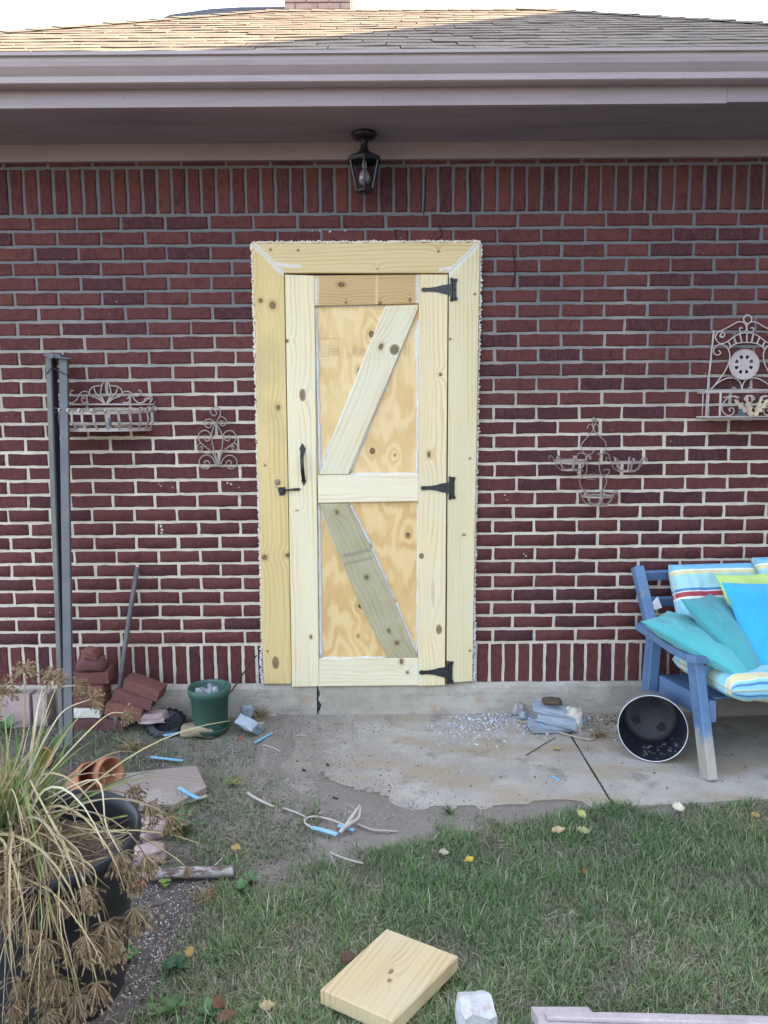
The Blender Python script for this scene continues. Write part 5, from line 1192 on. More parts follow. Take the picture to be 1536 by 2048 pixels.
twig(((1052, 1510), (1080, 1493), (1110, 1475)), .0028, 'thin dark straight twig on the concrete below the rubble', .006, surf('dark twig', (.13, .11, .09)), grp=None)
# rubble heap on the patio
GR = 'slate slabs of the rubble heap'
def slabp(px, py, z, size, rz, ti, mat, label, nm='slate_slab', cat='slab', grp=GR):
    p = onZ(px, py, z); rough_brick(nm, (p.x, p.y, z), size, (ti[0], ti[1], rz), mat, label, grp, .005, .42, cat)
M_SL2 = surf('pale slate slab', (.30, .345, .395), (.23, .27, .31), .85, bump=.35, stain=((.40, .40, .38), 7, .58, .5))
slabp(1100, 1452, .020, (.20, .10, .032), .10, (0.05, .05), M_SLATE, 'dark blue-grey slab at the bottom of the rubble heap')
slabp(1118, 1437, .052, (.19, .11, .030), -.42, (.16, .16), M_SL2, 'pale slab in the middle of the rubble heap')
slabp(1116, 1421, .084, (.235, .085, .024), -.18, (.22, .17), M_SL2, 'longest pale slab on top of the rubble heap')
slabp(1036, 1419, .030, (.05, .03, .065), .3, (.2, .3), M_CONC, 'upright grey chunk left of the slate slabs', 'concrete_chunk', 'chunk', 'concrete chunks of the rubble heap')
slabp(1048, 1430, .02, (.05, .04, .035), .8, (.2, .1), M_SLATE, 'squat bluish chunk just left of the slate slabs', 'concrete_chunk', 'chunk', 'concrete chunks of the rubble heap')
pb_ = onZ(1150, 1462, 0); rough_brick('mortared_brick', (pb_.x, pb_.y + .02, .05), (.085, .07, .10), (0, .05, -.3), surf('mortared brick end', (.50, .45, .38), (.42, .37, .31), bump=.6, stain=((.22, .07, .06), 14, .56, .9)), 'half brick crusted with pale mortar standing before the slate heap', None, .007, .3, 'brick')
for k_, (px, py, s_) in enumerate(((1082, 1462, .035), (1096, 1468, .022), (1062, 1440, .03), (1050, 1452, .018), (1142, 1412, .03), (1168, 1440, .028), (1020, 1432, .02), (1005, 1446, .016))):
    stone('rubble_bit', px, py, (s_ * 1.3, s_, s_ * .7), (M_SLATE, M_CONC, M_SL2)[k_ % 3], 'small broken bit strewn round the slate heap on the patio', 'rubble', 'broken bits round the slate heap', rz=k_ * .9, broken=.45, z=.0)
stone('leaf_litter', 1105, 1404, (.09, .05, .03), surf('dead leaf mould', (.09, .06, .04)), 'clump of dead brown leaves on top of the slate heap', 'leaf litter', z=.115)
stone('orange_pebble', 1072, 1447, (.035, .025, .02), M_TC, 'orange pebble among the slabs of the rubble heap', 'pebble')
# the thick square of new lumber on the lawn, the white chunk and the pink board at the front
zt_ = .055
lb = [onZ(x, y, zt_) for x, y in ((773, 1856), (916, 1911), (786, 2042), (641, 1977))]
c0 = sum(lb, Vector()) / 4; du = (lb[3] - lb[0]).normalized(); dv = (lb[1] - lb[0]).normalized()
b = MB(); P4 = [p - Vector((c0.x, c0.y, 0)) for p in lb]; nn = 4
ins = [p + ((P4[i - 1] - p).normalized() + (P4[(i + 1) % 4] - p).normalized()) * .003 for i, p in enumerate(P4)]
dn_ = [p - Vector((0, 0, .004)) for p in P4]; bt = [p - Vector((0, 0, .040)) for p in P4]
b.add(ins + dn_ + bt, [(3, 2, 1, 0)] + [(i, (i + 1) % 4, 4 + (i + 1) % 4, 4 + i) for i in range(4)] + [(4 + i, 4 + (i + 1) % 4, 8 + (i + 1) % 4, 8 + i) for i in range(4)] + [(8, 9, 10, 11)])
kp = [onZ(x, y, zt_) - Vector((c0.x, c0.y, 0)) for x, y in ((782, 1943), (779, 1961))]
o = b.build('lumber_offcut', wood('fresh pine offcut', (.50, .39, .225), (.36, .25, .115), dv, du, 85, 4, [(kp[0], .006, .010, .6), (kp[1], .004, .005, .9)], streak=.6, tint=(.46, .42, .28))); o.location = (c0.x, c0.y, 0); tag(o, 'thick square offcut of fresh pine lying on the lawn', 'lumber')
o.location.z = 0
pw = onZ(952, 2046, .03); rough_brick('white_chunk', (pw.x, pw.y, .035), (.085, .075, .10), (.1, .05, .15), surf('white render', (.47, .475, .50), (.40, .385, .36), bump=.4, bscale=60, bdist=.006, stain=((.35, .19, .11), 11, .6, .6)), 'white rendered brick chunk standing on the lawn beside the pine offcut', None, .0035, .22, 'brick', 3)
pk0, pk1 = onZ(1062, 2012, .05), onZ(1640, 2034, .05)
pd = (pk1 - pk0).normalized(); pn = Vector((pd.y, -pd.x, 0)); 
if pn.y > 0: pn = -pn
M_PB = surf('pale pink paint', (.44, .37, .37), (.36, .30, .30), .7, bump=.4, stain=((.27, .23, .21), 9, .56, .7))
pbd = empty('painted_board', (pk0.x, pk0.y, 0), 'pale pinkish painted board with ragged end lying at the bottom right of the photo', 'board')
b = MB(); oc = [pk0 + pn * .002, pk0.lerp(pk1, .2) - pn * .004, pk0.lerp(pk1, .215) + pn * .012, pk0.lerp(pk1, .24) + pn * .010, pk1 + pn * .0, pk1 + pn * .13, pk0 + pn * .13 + pd * .012, pk0 + pn * .07 + pd * .004, pk0 + pn * .04 + pd * .012]
b.prism(oc, (0, 0, -.03)); hook(b.build('face_board', M_PB), pbd)
b = MB(); b.beam(pk0 + pn * .035 + pd * .03 + Vector((0, 0, .006)), pk1 + pn * .028 + Vector((0, 0, .006)), .02, .012, (0, 0, 1), .003); hook(b.build('moulding', M_PB), pbd)
# ================================================================== PLANTER WITH THE UMBRELLA SEDGE
PZ = .42; pc = onZ(92, 1665, PZ); PR = 182 / FPX * (Vector((pc.x, pc.y, PZ)) - CAM).dot(_ff)
plant_pot = empty('black_planter', (pc.x, pc.y, 0), 'big round black plastic nursery tub with rolled rim at the lower left', 'planter')
b = MB(); b.lathe([(.0001, 0), (PR * .74, 0), (PR * .76, .02), (PR * .92, PZ - .05), (PR * .93, PZ - .03)], 56); b.build('body', M_BLK, plant_pot)
b = MB(); b.lathe([(PR * .93, PZ - .035), (PR * .985, PZ - .033), (PR * 1.0, PZ - .02), (PR * .995, PZ - .004), (PR * .975, PZ), (PR * .95, PZ - .004), (PR * .90, PZ - .03), (PR * .85, PZ - .12)], 64); b.build('rim', M_BLK, plant_pot)
b = MB(); n = 40; vs = [(PR * .87 * r / 6 * math.cos(2 * math.pi * k / n), PR * .87 * r / 6 * math.sin(2 * math.pi * k / n), PZ - .085 + .02 * noise.noise(Vector((r * .7, k * .5, 1)))) for r in range(7) for k in range(n)]
b.add(vs, [(r * n + k, r * n + (k + 1) % n, (r + 1) * n + (k + 1) % n, (r + 1) * n + k) for r in range(6) for k in range(n)], True); b.build('potting_soil', surf('potting soil', (.075, .055, .045), (.11, .085, .07), .95, bump=.8), plant_pot)

M_GRASS = tinted('grass blade', .6, .25, .25); M_SEDGE = tinted('sedge blade', .55, .2, .3); M_DRY = tinted('dry sedge', .85, .1, .15)
def blades(base, az, length, width, bend, col, seg=3, tipcol=None, lift=None):
    """arrays -> (verts, tris, colours): tapering ribbons that lean over towards az"""
    N = len(base); t = np.linspace(0, 1, seg + 1)[None, :, None]
    lift = np.ones(N) if lift is None else lift
    d = np.stack([np.cos(az), np.sin(az), np.zeros(N)], 1)[:, None, :]; s = np.stack([-np.sin(az), np.cos(az), np.zeros(N)], 1)[:, None, :]
    L_ = length[:, None, None]; a0 = lift[:, None, None]; be = bend[:, None, None]
    ang = a0 - be * t                                     # elevation of the blade along its length
    dt = 1.0 / seg
    ch = np.cumsum(np.cos(ang[:, :-1]) * dt, 1); cz = np.cumsum(np.sin(ang[:, :-1]) * dt, 1)
    ch = np.concatenate([np.zeros((N, 1, 1)), ch], 1) * L_; cz = np.concatenate([np.zeros((N, 1, 1)), cz], 1) * L_
    c = base[:, None, :] + d * ch + np.array([0, 0, 1.0])[None, None, :] * cz
    w = width[:, None, None] * (1 - t ** 1.6 * .92) * .5
    left, right = c - s * w, c + s * w
    v = np.stack([left, right], 2).reshape(N, (seg + 1) * 2, 3)
    tri = []
    for q in range(seg): a = q * 2; tri += [(a, a + 1, a + 3), (a, a + 3, a + 2)]
    tri = np.array(tri)[None] + (np.arange(N) * (seg + 1) * 2)[:, None, None]
    cc = np.repeat(col[:, None, :], (seg + 1) * 2, 1)
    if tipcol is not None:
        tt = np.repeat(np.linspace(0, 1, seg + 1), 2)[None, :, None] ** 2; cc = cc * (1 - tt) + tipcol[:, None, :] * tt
    return v.reshape(-1, 3), tri.reshape(-1, 3), cc.reshape(-1, 3)

sedge = empty('umbrella_sedge', (pc.x, pc.y, PZ - .07), 'overgrown umbrella sedge with green and straw blades and drooping dry brown seed heads', 'plant')
GRN = [(.10, .17, .045), (.16, .22, .06), (.075, .135, .04), (.24, .27, .08)]; STR = [(.42, .36, .19), (.36, .29, .15), (.30, .25, .15), (.46, .42, .28)]; BRN = [(.17, .115, .065), (.13, .085, .05), (.22, .16, .095)]
def ribbon(b, pts, w, col, cols, flat_dir=None):
    m = len(pts); vs = []
    for i in range(m):
        tg_ = (pts[min(i + 1, m - 1)] - pts[max(i - 1, 0)]).normalized(); sd = tg_.cross(flat_dir or Vector((.3, -1, .6))).normalized(); ww = w * (1 - (i / (m - 1)) ** 2.5 * .85) * .5
        up_ = sd.cross(tg_) * ww * .5
        vs += [pts[i] - sd * ww + up_, pts[i] - up_ * .4, pts[i] + sd * ww + up_]
    o = b.add(vs, [f for i in range(m - 1) for f in ((i * 3, i * 3 + 1, i * 3 + 4, i * 3 + 3), (i * 3 + 1, i * 3 + 2, i * 3 + 5, i * 3 + 4))], True)
    cols += [col] * len(vs)
def tri_build(b, cols, name, mat, parent, kind=None):
    f = []
    for q in b.f:
        for k in range(1, len(q) - 1): f.append((q[0], q[k], q[k + 1]))
    o = np_mesh(name, np.array(b.v), np.array(f), mat, np.array(cols), None, kind, True); return hook(o, parent)
def arch(p, az, el, L_, droop, n=9, wob=.02):
    """polyline from p, starting at elevation el, falling over by droop"""
    out = [Vector(p)]; a = el; z = az
    for i in range(n):
        out.append(out[-1] + Vector((math.cos(z) * math.cos(a), math.sin(z) * math.cos(a), math.sin(a))) * (L_ / n)); a -= droop / n * (.4 + 1.2 * i / n); z += rng.uniform(-wob, wob)
        if out[-1].z < .01: out[-1].z = .01
    return out
b = MB(); cols = []
def clump_pt(): a = rng.random() * 6.28; r = PR * .62 * math.sqrt(rng.random()); return Vector((pc.x - PR * .58 + math.cos(a) * r * .62, pc.y + PR * .10 + math.sin(a) * r * .8, PZ - .08))
for k in range(210):                                     # the upright fresh blades, thickest at the back left
    p = clump_pt(); col = rng.choice(GRN if rng.random() < .74 else STR)
    ribbon(b, arch(p, rng.gauss(2.0, 1.5), R(rng.uniform(62, 89)), rng.uniform(.16, .36), rng.uniform(.15, 1.1)), rng.uniform(.004, .009), col, cols)
for k in range(85):                                     # dead ones hanging over the rim all round, most of them towards the camera
    p = clump_pt(); az = rng.choice([rng.gauss(-1.5, .4), rng.gauss(-1.15, .3), rng.gauss(-2.2, .5), rng.gauss(-1.7, .4)]); col = rng.choice(STR if rng.random() < .62 else (BRN if rng.random() < .7 else GRN))
    ribbon(b, arch(p, az, R(rng.uniform(35, 75)), rng.uniform(.40, .66), rng.uniform(2.2, 3.4), 12), rng.uniform(.003, .0075), col, cols)
for k in range(8):                                      # long ones reaching out to the right
    p = clump_pt(); col = rng.choice(STR + GRN[1:])
    ribbon(b, arch(p, rng.gauss(.45, .45), R(rng.uniform(20, 55)), rng.uniform(.36, .66), rng.uniform(.6, 1.5), 11), rng.uniform(.004, .007), col, cols)
for k in range(200):                                     # matted litter on the potting soil
    p = Vector((pc.x + rng.uniform(-.8, .8) * PR, pc.y + rng.uniform(-.8, .8) * PR, PZ - .06 + rng.uniform(-.02, .02)))
    if (p - Vector((pc.x, pc.y, p.z))).length < PR * .82: ribbon(b, arch(p, rng.random() * 6.28, R(rng.uniform(0, 20)), rng.uniform(.06, .2), .8, 5), rng.uniform(.002, .005), rng.choice(STR + BRN + BRN), cols)
for k in range(230):                                     # fine broken tangle draped over the front of the tub
    p = Vector((pc.x - PR * .25 + rng.uniform(-.75, .75) * PR, pc.y - PR * rng.uniform(.2, .9), PZ - .02 + rng.uniform(-.03, .05)))
    ribbon(b, arch(p, rng.gauss(-1.57, .5), R(rng.uniform(-10, 45)), rng.uniform(.12, .46), rng.uniform(1.2, 2.6), 9, .16), rng.uniform(.0012, .0032), rng.choice(BRN + BRN + STR), cols)
tri_build(b, cols, 'blade', M_SEDGE, sedge, 'stuff')
def seed_head(tip, dirv, parent, r, dead=True):
    b = MB(); cols = []; dirv = dirv.normalized(); u = dirv.orthogonal().normalized(); w = dirv.cross(u); pal = BRN + [(.24, .18, .11), (.30, .23, .14)]
    for k in range(58):
        a = rng.random() * 6.28; sp_ = rng.uniform(.1, 1.6); d = (dirv * math.cos(sp_) + (u * math.cos(a) + w * math.sin(a)) * math.sin(sp_)).normalized(); L_ = r * rng.uniform(.6, 1.1); c = rng.choice(pal)
        p = Vector(tip); pts = [p.copy()]
        for q in range(4): d = (d + Vector((rng.uniform(-.2, .2), rng.uniform(-.2, .2), -.20 + rng.uniform(-.15, .15)))).normalized(); p = p + d * (L_ / 4); pts.append(p.copy())
        ribbon(b, pts, .0018, c, cols)
        for q in range(2):                                # spikelets at the ends
            e = pts[-1]; d2 = (d + Vector((rng.uniform(-1, 1), rng.uniform(-1, 1), rng.uniform(-1, .3))) * .8).normalized(); ribbon(b, [e, e + d2 * r * .13, e + d2 * r * .25], .003, tuple(x * .85 for x in c), cols)
    return tri_build(b, cols, 'seed_head', M_DRY, parent)
def stem(p, az, el, L_, droop, col, head, n=14, w=.0026, pts=None):
    P = pts or arch(p, az, el, L_, droop, n, .03); b = MB(); b.tube(P, [w * (1 - .45 * i / (len(P) - 1)) for i in range(len(P))], 5)
    o = hook(b.build('stem', surf('stem', col, tuple(x * .8 for x in col), .6, bump=.05)), sedge)
    h = seed_head(P[-1], P[-1] - P[-2], sedge, head); h.parent = o; h.matrix_parent_inverse = Matrix.Identity(4)
    return o
def stem_px(pts, col, head, w=.0026): return stem(None, 0, 0, 0, 0, col, head, w=w, pts=smooth_curve([onY(x, y, Y) for x, y, Y in pts], 5))
cy = pc.y
for pts, c, h in ((((40, 1560, cy), (75, 1700, cy - .16), (78, 1860, cy - .24), (97, 2016, cy - .26)), GRN[1], .055), (((30, 1590, cy), (88, 1780, cy - .20), (108, 1940, cy - .25), (112, 1965, cy - .25)), STR[0], .05),
                  (((50, 1570, cy), (95, 1790, cy - .22), (140, 1930, cy - .25), (152, 1990, cy - .25)), GRN[3], .058), (((60, 1560, cy), (150, 1745, cy - .20), (175, 1880, cy - .24), (194, 1965, cy - .24)), STR[0], .052),
                  (((70, 1580, cy), (172, 1770, cy - .19), (206, 1860, cy - .21), (218, 1888, cy - .21)), STR[3], .05), (((90, 1600, cy), (192, 1560, cy - .05), (212, 1650, cy - .12), (240, 1705, cy - .14)), STR[3], .05),
                  (((80, 1640, cy), (180, 1660, cy + .02), (270, 1670, cy + .03), (345, 1712, cy + .0), (372, 1736, cy + .0)), STR[0], .02), (((10, 1600, cy), (40, 1750, cy - .2), (48, 1880, cy - .25), (42, 1960, cy - .25)), STR[2], .06),
                  (((70, 1580, cy), (160, 1480, cy + .02), (215, 1430, cy + .1), (247, 1426, cy + .12)), STR[0], .03), (((60, 1560, cy), (70, 1460, cy), (90, 1385, cy + .05), (152, 1371, cy + .1)), STR[3], .032),
                  (((50, 1560, cy), (95, 1470, cy), (130, 1420, cy + .05), (184, 1398, cy + .1)), STR[3], .032), (((20, 1560, cy), (46, 1480, cy), (49, 1400, cy), (51, 1345, cy)), STR[1], .03),
                  (((30, 1560, cy), (78, 1470, cy), (90, 1390, cy + .05), (103, 1358, cy + .05)), STR[1], .03), (((0, 1580, cy), (-6, 1480, cy), (0, 1420, cy), (4, 1388, cy)), STR[1], .04),
                  (((100, 1620, cy), (180, 1640, cy - .1), (236, 1690, cy - .12), (262, 1740, cy - .12)), BRN[2], .05), (((100, 1640, cy), (200, 1680, cy - .12), (250, 1760, cy - .14), (268, 1815, cy - .14)), BRN[2], .06),
                  (((80, 1640, cy), (150, 1700, cy - .2), (200, 1800, cy - .22), (212, 1845, cy - .22)), BRN[0], .06), (((40, 1640, cy), (100, 1730, cy - .22), (150, 1820, cy - .25), (170, 1870, cy - .25)), BRN[2], .065)):
    stem_px(pts, c, h)
for k in range(14):                                       # the curtain of dead heads in front of the tub
    x0, x1 = rng.uniform(-10, 120), rng.uniform(-25, 190); y1 = rng.uniform(1770, 2035) - max(0, x1 - 120) * .5
    stem_px(((x0, rng.uniform(1580, 1650), cy), ((x0 + x1) / 2 + 15, (1640 + y1) / 2 - 30, cy - .17), (x1, y1 - 60, cy - .235), (x1 + rng.uniform(-8, 12), y1, cy - .24 - rng.uniform(0, .03))), rng.choice(BRN + STR[1:3]), rng.uniform(.028, .05), .0020)
for k in range(5): stem(clump_pt(), rng.gauss(.2, .5), R(rng.uniform(40, 65)), rng.uniform(.42, .6), rng.uniform(1.9, 2.8), rng.choice(BRN + STR), rng.uniform(.035, .055))
for k in range(4): stem(clump_pt(), rng.gauss(2.0, 1.2), R(rng.uniform(62, 84)), rng.uniform(.36, .55), rng.uniform(.3, 1.3), rng.choice(STR), rng.uniform(.018, .03))

# ================================================================== LAWN, WEEDS, LITTER
LBX = [-400, 250, 400, 430, 480, 600, 760, 860, 900, 1010, 1228, 1536, 2600]; LBY = [2100, 2050, 1830, 1775, 1735, 1706, 1694, 1664, 1648, 1633, 1613, 1596, 1560]
OBST = [(sum((p.x for p in lb)) / 4, sum((p.y for p in lb)) / 4, .10), (pw.x, pw.y, .035)]
def grass_density(x, y):
    p = project((x, y, 0)); px, py = p[0], p[1]
    if slab_in(x, y, -.015) or y > -.05: return 0
    if (x - pc.x) ** 2 + (y - pc.y) ** 2 < (PR * .85) ** 2: return 0
    n = noise.noise(Vector((x * 4.5, y * 4.5, 3))) + .6 * noise.noise(Vector((x * 13, y * 13, 9)))
    yb = float(np.interp(px, LBX, LBY)); soft = float(np.interp(px, [380, 850, 1000, 1536], [80, 55, 16, 10]))
    d = min(1, max(0, (py + n * 38 - yb) / soft)) * (.78 + .4 * n)
    if px > 860: d = max(d, .0) * (1 - .35 * max(0, 1 - (py - yb) / 60))
    if px < 560 and 1430 < py < 1600: d = max(d, .30 + .45 * n)
    if 320 < px < 640 and 1560 < py < 1740: d = max(d, .16 + .3 * n)
    if px < 330 and py < 1560: d = max(d, .3 + .3 * n)
    return max(0, min(1, d))
cand = np.concatenate([nrg.uniform((-2.6, -3.3), (2.6, -.03), (330000, 2)), nrg.uniform((-1.25, -2.0), (1.55, -.85), (250000, 2)), nrg.uniform((1.55, -2.2), (2.6, -.85), (60000, 2))])
gx = np.linspace(-2.6, 2.6, 150); gy = np.linspace(-3.3, -.03, 100); DG = np.array([[grass_density(a, c) for a in gx] for c in gy]); 
def lut(xy): return DG[np.clip(((xy[:, 1] + 3.3) / 3.27 * 99 + .5).astype(int), 0, 99), np.clip(((xy[:, 0] + 2.6) / 5.2 * 149 + .5).astype(int), 0, 149)]
den = lut(cand) * np.where((cand[:, 1] < -2.15) | (np.abs(cand[:, 0]) > 1.5), .45, 1.0)
cand = cand[nrg.random(len(cand)) < den]
for ox, oy, orr in OBST: cand = cand[(cand[:, 0] - ox) ** 2 + (cand[:, 1] - oy) ** 2 > orr ** 2]
N = len(cand)
tuft = np.array([noise.noise(Vector((x * 7, y * 7, 2))) for x, y in cand])
base = np.column_stack([cand, np.array([ground_z(x, y) for x, y in cand]) - .004])
kind = nrg.random(N); pal = np.array([(.125, .195, .075), (.17, .24, .092), (.086, .15, .064), (.18, .21, .095), (.31, .285, .20), (.23, .205, .14), (.40, .37, .29)])
pi = np.where(kind < .28, 0, np.where(kind < .52, 1, np.where(kind < .68, 2, np.where(kind < .80, 3, np.where(kind < .88, 4, np.where(kind < .96, 5, 6))))))
pi = np.where((tuft < -.15) & (nrg.random(N) < .45), 5, pi)
broad = np.array([noise.noise(Vector((x * 1.9, y * 1.9, 6))) for x, y in cand]); col = pal[pi] * nrg.uniform(.5, 1.2, (N, 1)) * (1 + .35 * broad[:, None] * np.array([1.0, .55, .8]))
ln = nrg.uniform(.018, .050, N) * (1 + .45 * tuft) * np.where(nrg.random(N) < .05, 1.6, 1)
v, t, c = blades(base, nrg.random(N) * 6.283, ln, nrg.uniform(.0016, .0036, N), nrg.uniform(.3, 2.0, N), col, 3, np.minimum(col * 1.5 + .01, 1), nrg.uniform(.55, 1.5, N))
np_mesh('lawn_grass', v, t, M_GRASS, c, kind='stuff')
# dry clippings and straw
M = 15000; xy = nrg.uniform((-2.0, -2.4), (2.0, -.03), (M, 2)); dl = lut(xy); px_l = xy[:, 0]
inslab = np.array([slab_in(x, y, 0) for x, y in xy])
keep = np.where(inslab, .012 + .10 * np.clip(-xy[:, 0] - .2, 0, .5), np.where(dl > .1, .8, .5)); xy = xy[nrg.random(M) < keep]; M = len(xy)
zb = np.array([.004 if slab_in(x, y, 0) else max(ground_z(x, y), -.02) + .004 for x, y in xy]) + np.where(lut(xy) > .4, nrg.uniform(0, .018, M), 0)
cl = np.array([(.33, .29, .21), (.25, .21, .15), (.42, .39, .31), (.15, .115, .08)])[nrg.integers(0, 4, M)] * nrg.uniform(.7, 1.15, (M, 1))
v, t, c = blades(np.column_stack([xy, zb]), nrg.random(M) * 6.283, nrg.uniform(.015, .065, M), nrg.uniform(.001, .0026, M), nrg.uniform(.0, .5, M), cl, 2, None, nrg.uniform(.0, .3, M))
np_mesh('straw_clippings', v, t, M_DRY, c, kind='stuff')
# grit, gravel, perlite: little angular stones
def grit(name, pts, smin, smax, pals, mat):
    n = len(pts); cube = np.array([(-1, -1, -.7), (1, -1, -.7), (1, 1, -.7), (-1, 1, -.7), (-.7, -.6, .7), (.6, -.7, .7), (.7, .6, .7), (-.6, .7, .7)]); tr = np.array([(0, 1, 5), (0, 5, 4), (1, 2, 6), (1, 6, 5), (2, 3, 7), (2, 7, 6), (3, 0, 4), (3, 4, 7), (4, 5, 6), (4, 6, 7)])
    s = nrg.uniform(smin, smax, (n, 1, 1)) * nrg.uniform(.6, 1.4, (n, 1, 3)); a = nrg.random(n) * 6.28
    q = (cube[None] + nrg.uniform(-.3, .3, (n, 8, 3))) * s; x = q[..., 0] * np.cos(a)[:, None] - q[..., 1] * np.sin(a)[:, None]; y = q[..., 0] * np.sin(a)[:, None] + q[..., 1] * np.cos(a)[:, None]
    v = np.stack([x, y, q[..., 2]], 2) + np.asarray(pts)[:, None, :]
    c = np.repeat((np.array(pals)[nrg.integers(0, len(pals), n)] * nrg.uniform(.75, 1.2, (n, 1)))[:, None, :], 8, 1)
    np_mesh(name, v.reshape(-1, 3), (tr[None] + (np.arange(n) * 8)[:, None, None]).reshape(-1, 3), mat, c.reshape(-1, 3), kind='stuff')
def gz(x, y): return .003 if slab_in(x, y, 0) else max(ground_z(x, y), -.03) + .001
M_GRIT = tinted('grit', .9, 0, .2)
def around(px, py, sx, sy, n): 
    out = []
    for k in range(n):
        p = onZ(px + rng.gauss(0, sx), py + rng.gauss(0, sy)); 
        if p.y < -.03: out.append((p.x, p.y, gz(p.x, p.y)))
    return out
GREY = [(.30, .29, .28), (.23, .215, .2), (.38, .37, .36), (.19, .175, .16), (.13, .115, .10), (.21, .195, .18)]
grit('gravel', around(985, 1437, 50, 12, 520) + around(1110, 1450, 60, 12, 260) + around(940, 1458, 60, 18, 160), .0010, .0045, [(.44, .46, .50), (.33, .35, .39), (.56, .57, .60), (.28, .27, .27)], M_GRIT)
grit('grit', around(560, 1500, 90, 45, 1500) + around(640, 1455, 90, 14, 600) + around(640, 1600, 130, 32, 1400) + around(800, 1520, 220, 60, 700) + around(430, 1560, 110, 60, 900) + around(880, 1630, 130, 11, 900), .0006, .0022, GREY, M_GRIT)
grit('perlite', around(330, 1870, 45, 50, 480) + around(370, 1780, 60, 30, 120) + around(300, 1930, 40, 50, 260), .0007, .0019, [(.50, .55, .58), (.42, .42, .45)], M_GRIT)
grit('soil_crumbs', around(330, 1880, 90, 90, 2600) + around(300, 1490, 90, 30, 700) + around(460, 1660, 110, 35, 900), .0010, .0042, [(.105, .088, .076), (.08, .066, .056), (.14, .12, .10)], M_GRIT)
# dark specks and leaf crumbs on the pad
def crumbs():
    out = []
    for k in range(80):
        p = onZ(rng.uniform(560, 1530), rng.uniform(1440, 1610)); 
        if slab_in(p.x, p.y, 0) and p.y < -.03: out.append((p.x, p.y, .004))
    return out
grit('leaf_crumbs', crumbs() + around(1230, 1440, 40, 9, 200), .0010, .0034, [(.08, .065, .05), (.11, .085, .065)], M_GRIT)
# broad-leaved weeds
M_WEED = tinted('weed leaf', .55, .2, .35)
def weed(px, py, n, L_, wd, label, name='weed', col=(.075, .135, .05), el=(10, 60), group='broad leaved weeds', lob=True):
    p0 = onZ(px, py, -.005); p0.z = max(ground_z(p0.x, p0.y), -.02); root = empty(name, p0, label, 'weed', group)
    for k in range(n):
        az = 6.28 * k / n + rng.uniform(-.4, .4); P = arch(p0, az, R(rng.uniform(*el)), L_ * rng.uniform(.65, 1.1), rng.uniform(.5, 1.3), 7, .05); vs = []; m = len(P)
        for i in range(m):
            tg_ = (P[min(i + 1, m - 1)] - P[max(i - 1, 0)]).normalized(); sd = Vector((-math.sin(az), math.cos(az), 0)); f = math.sin(math.pi * min(1, (i / (m - 1)) * .93 + .05)) ** .8 * (1.0 if not lob else (1.15 if i % 2 else .62)); up_ = sd.cross(tg_) * -1
            vs += [P[i] - sd * wd * f + up_ * wd * .3 * f, P[i], P[i] + sd * wd * f + up_ * wd * .3 * f]
        f = [q for i in range(m - 1) for q in ((i * 3, i * 3 + 1, i * 3 + 4), (i * 3, i * 3 + 4, i * 3 + 3), (i * 3 + 1, i * 3 + 2, i * 3 + 5), (i * 3 + 1, i * 3 + 5, i * 3 + 4))]
        c = np.array(col) * rng.uniform(.75, 1.35); hook(np_mesh('leaf', np.array(vs), np.array(f), M_WEED, np.tile(c, (len(vs), 1)), None, None, True), root)
    return root
weed(362, 1668, 13, .10, .013, 'leafy dandelion clump beside the pinkish stones', 'dandelion', el=(20, 75))
weed(330, 1618, 7, .05, .016, 'small curled weed at the near corner of the weathered board', col=(.07, .12, .05))
weed(352, 1942, 9, .038, .012, 'round-leaved dark weed on the perlite soil', lob=False, col=(.045, .10, .05))
weed(258, 1920, 5, .035, .014, 'tiny pale weed touching the foot of the planter', lob=False, col=(.10, .19, .07))
weed(345, 2028, 11, .042, .010, 'weed with bright leaves at the bottom edge below the planter', lob=True, col=(.07, .125, .045))
weed(420, 2040, 9, .045, .011, 'weed under the curled brown leaves at the bottom edge', lob=False, col=(.06, .125, .05))
weed(330, 1775, 4, .03, .010, 'single bright green sprout below the fallen branch', lob=False, col=(.16, .27, .06))
weed(502, 1772, 10, .045, .007, 'pale leafy weed in the grass right of the branch', col=(.11, .18, .08))
weed(480, 1790, 8, .038, .009, 'rounded weed in the grass below the end of the branch', lob=False, col=(.07, .14, .05))
weed(900, 1636, 9, .04, .006, 'grassy weed at the front edge of the concrete', col=(.07, .12, .045), el=(40, 80), lob=False)
weed(466, 1575, 5, .05, .008, 'yellowish weed between the weathered board and the bare soil', col=(.21, .20, .06))
weed(1176, 1842, 3, .06, .009, 'broad pale blade of weed standing in the lawn, middle right', lob=False, col=(.10, .17, .07), el=(50, 80))
weed(12, 1470, 6, .09, .020, 'leafy green weed under the pink paver', lob=False, col=(.08, .15, .05), el=(40, 80))
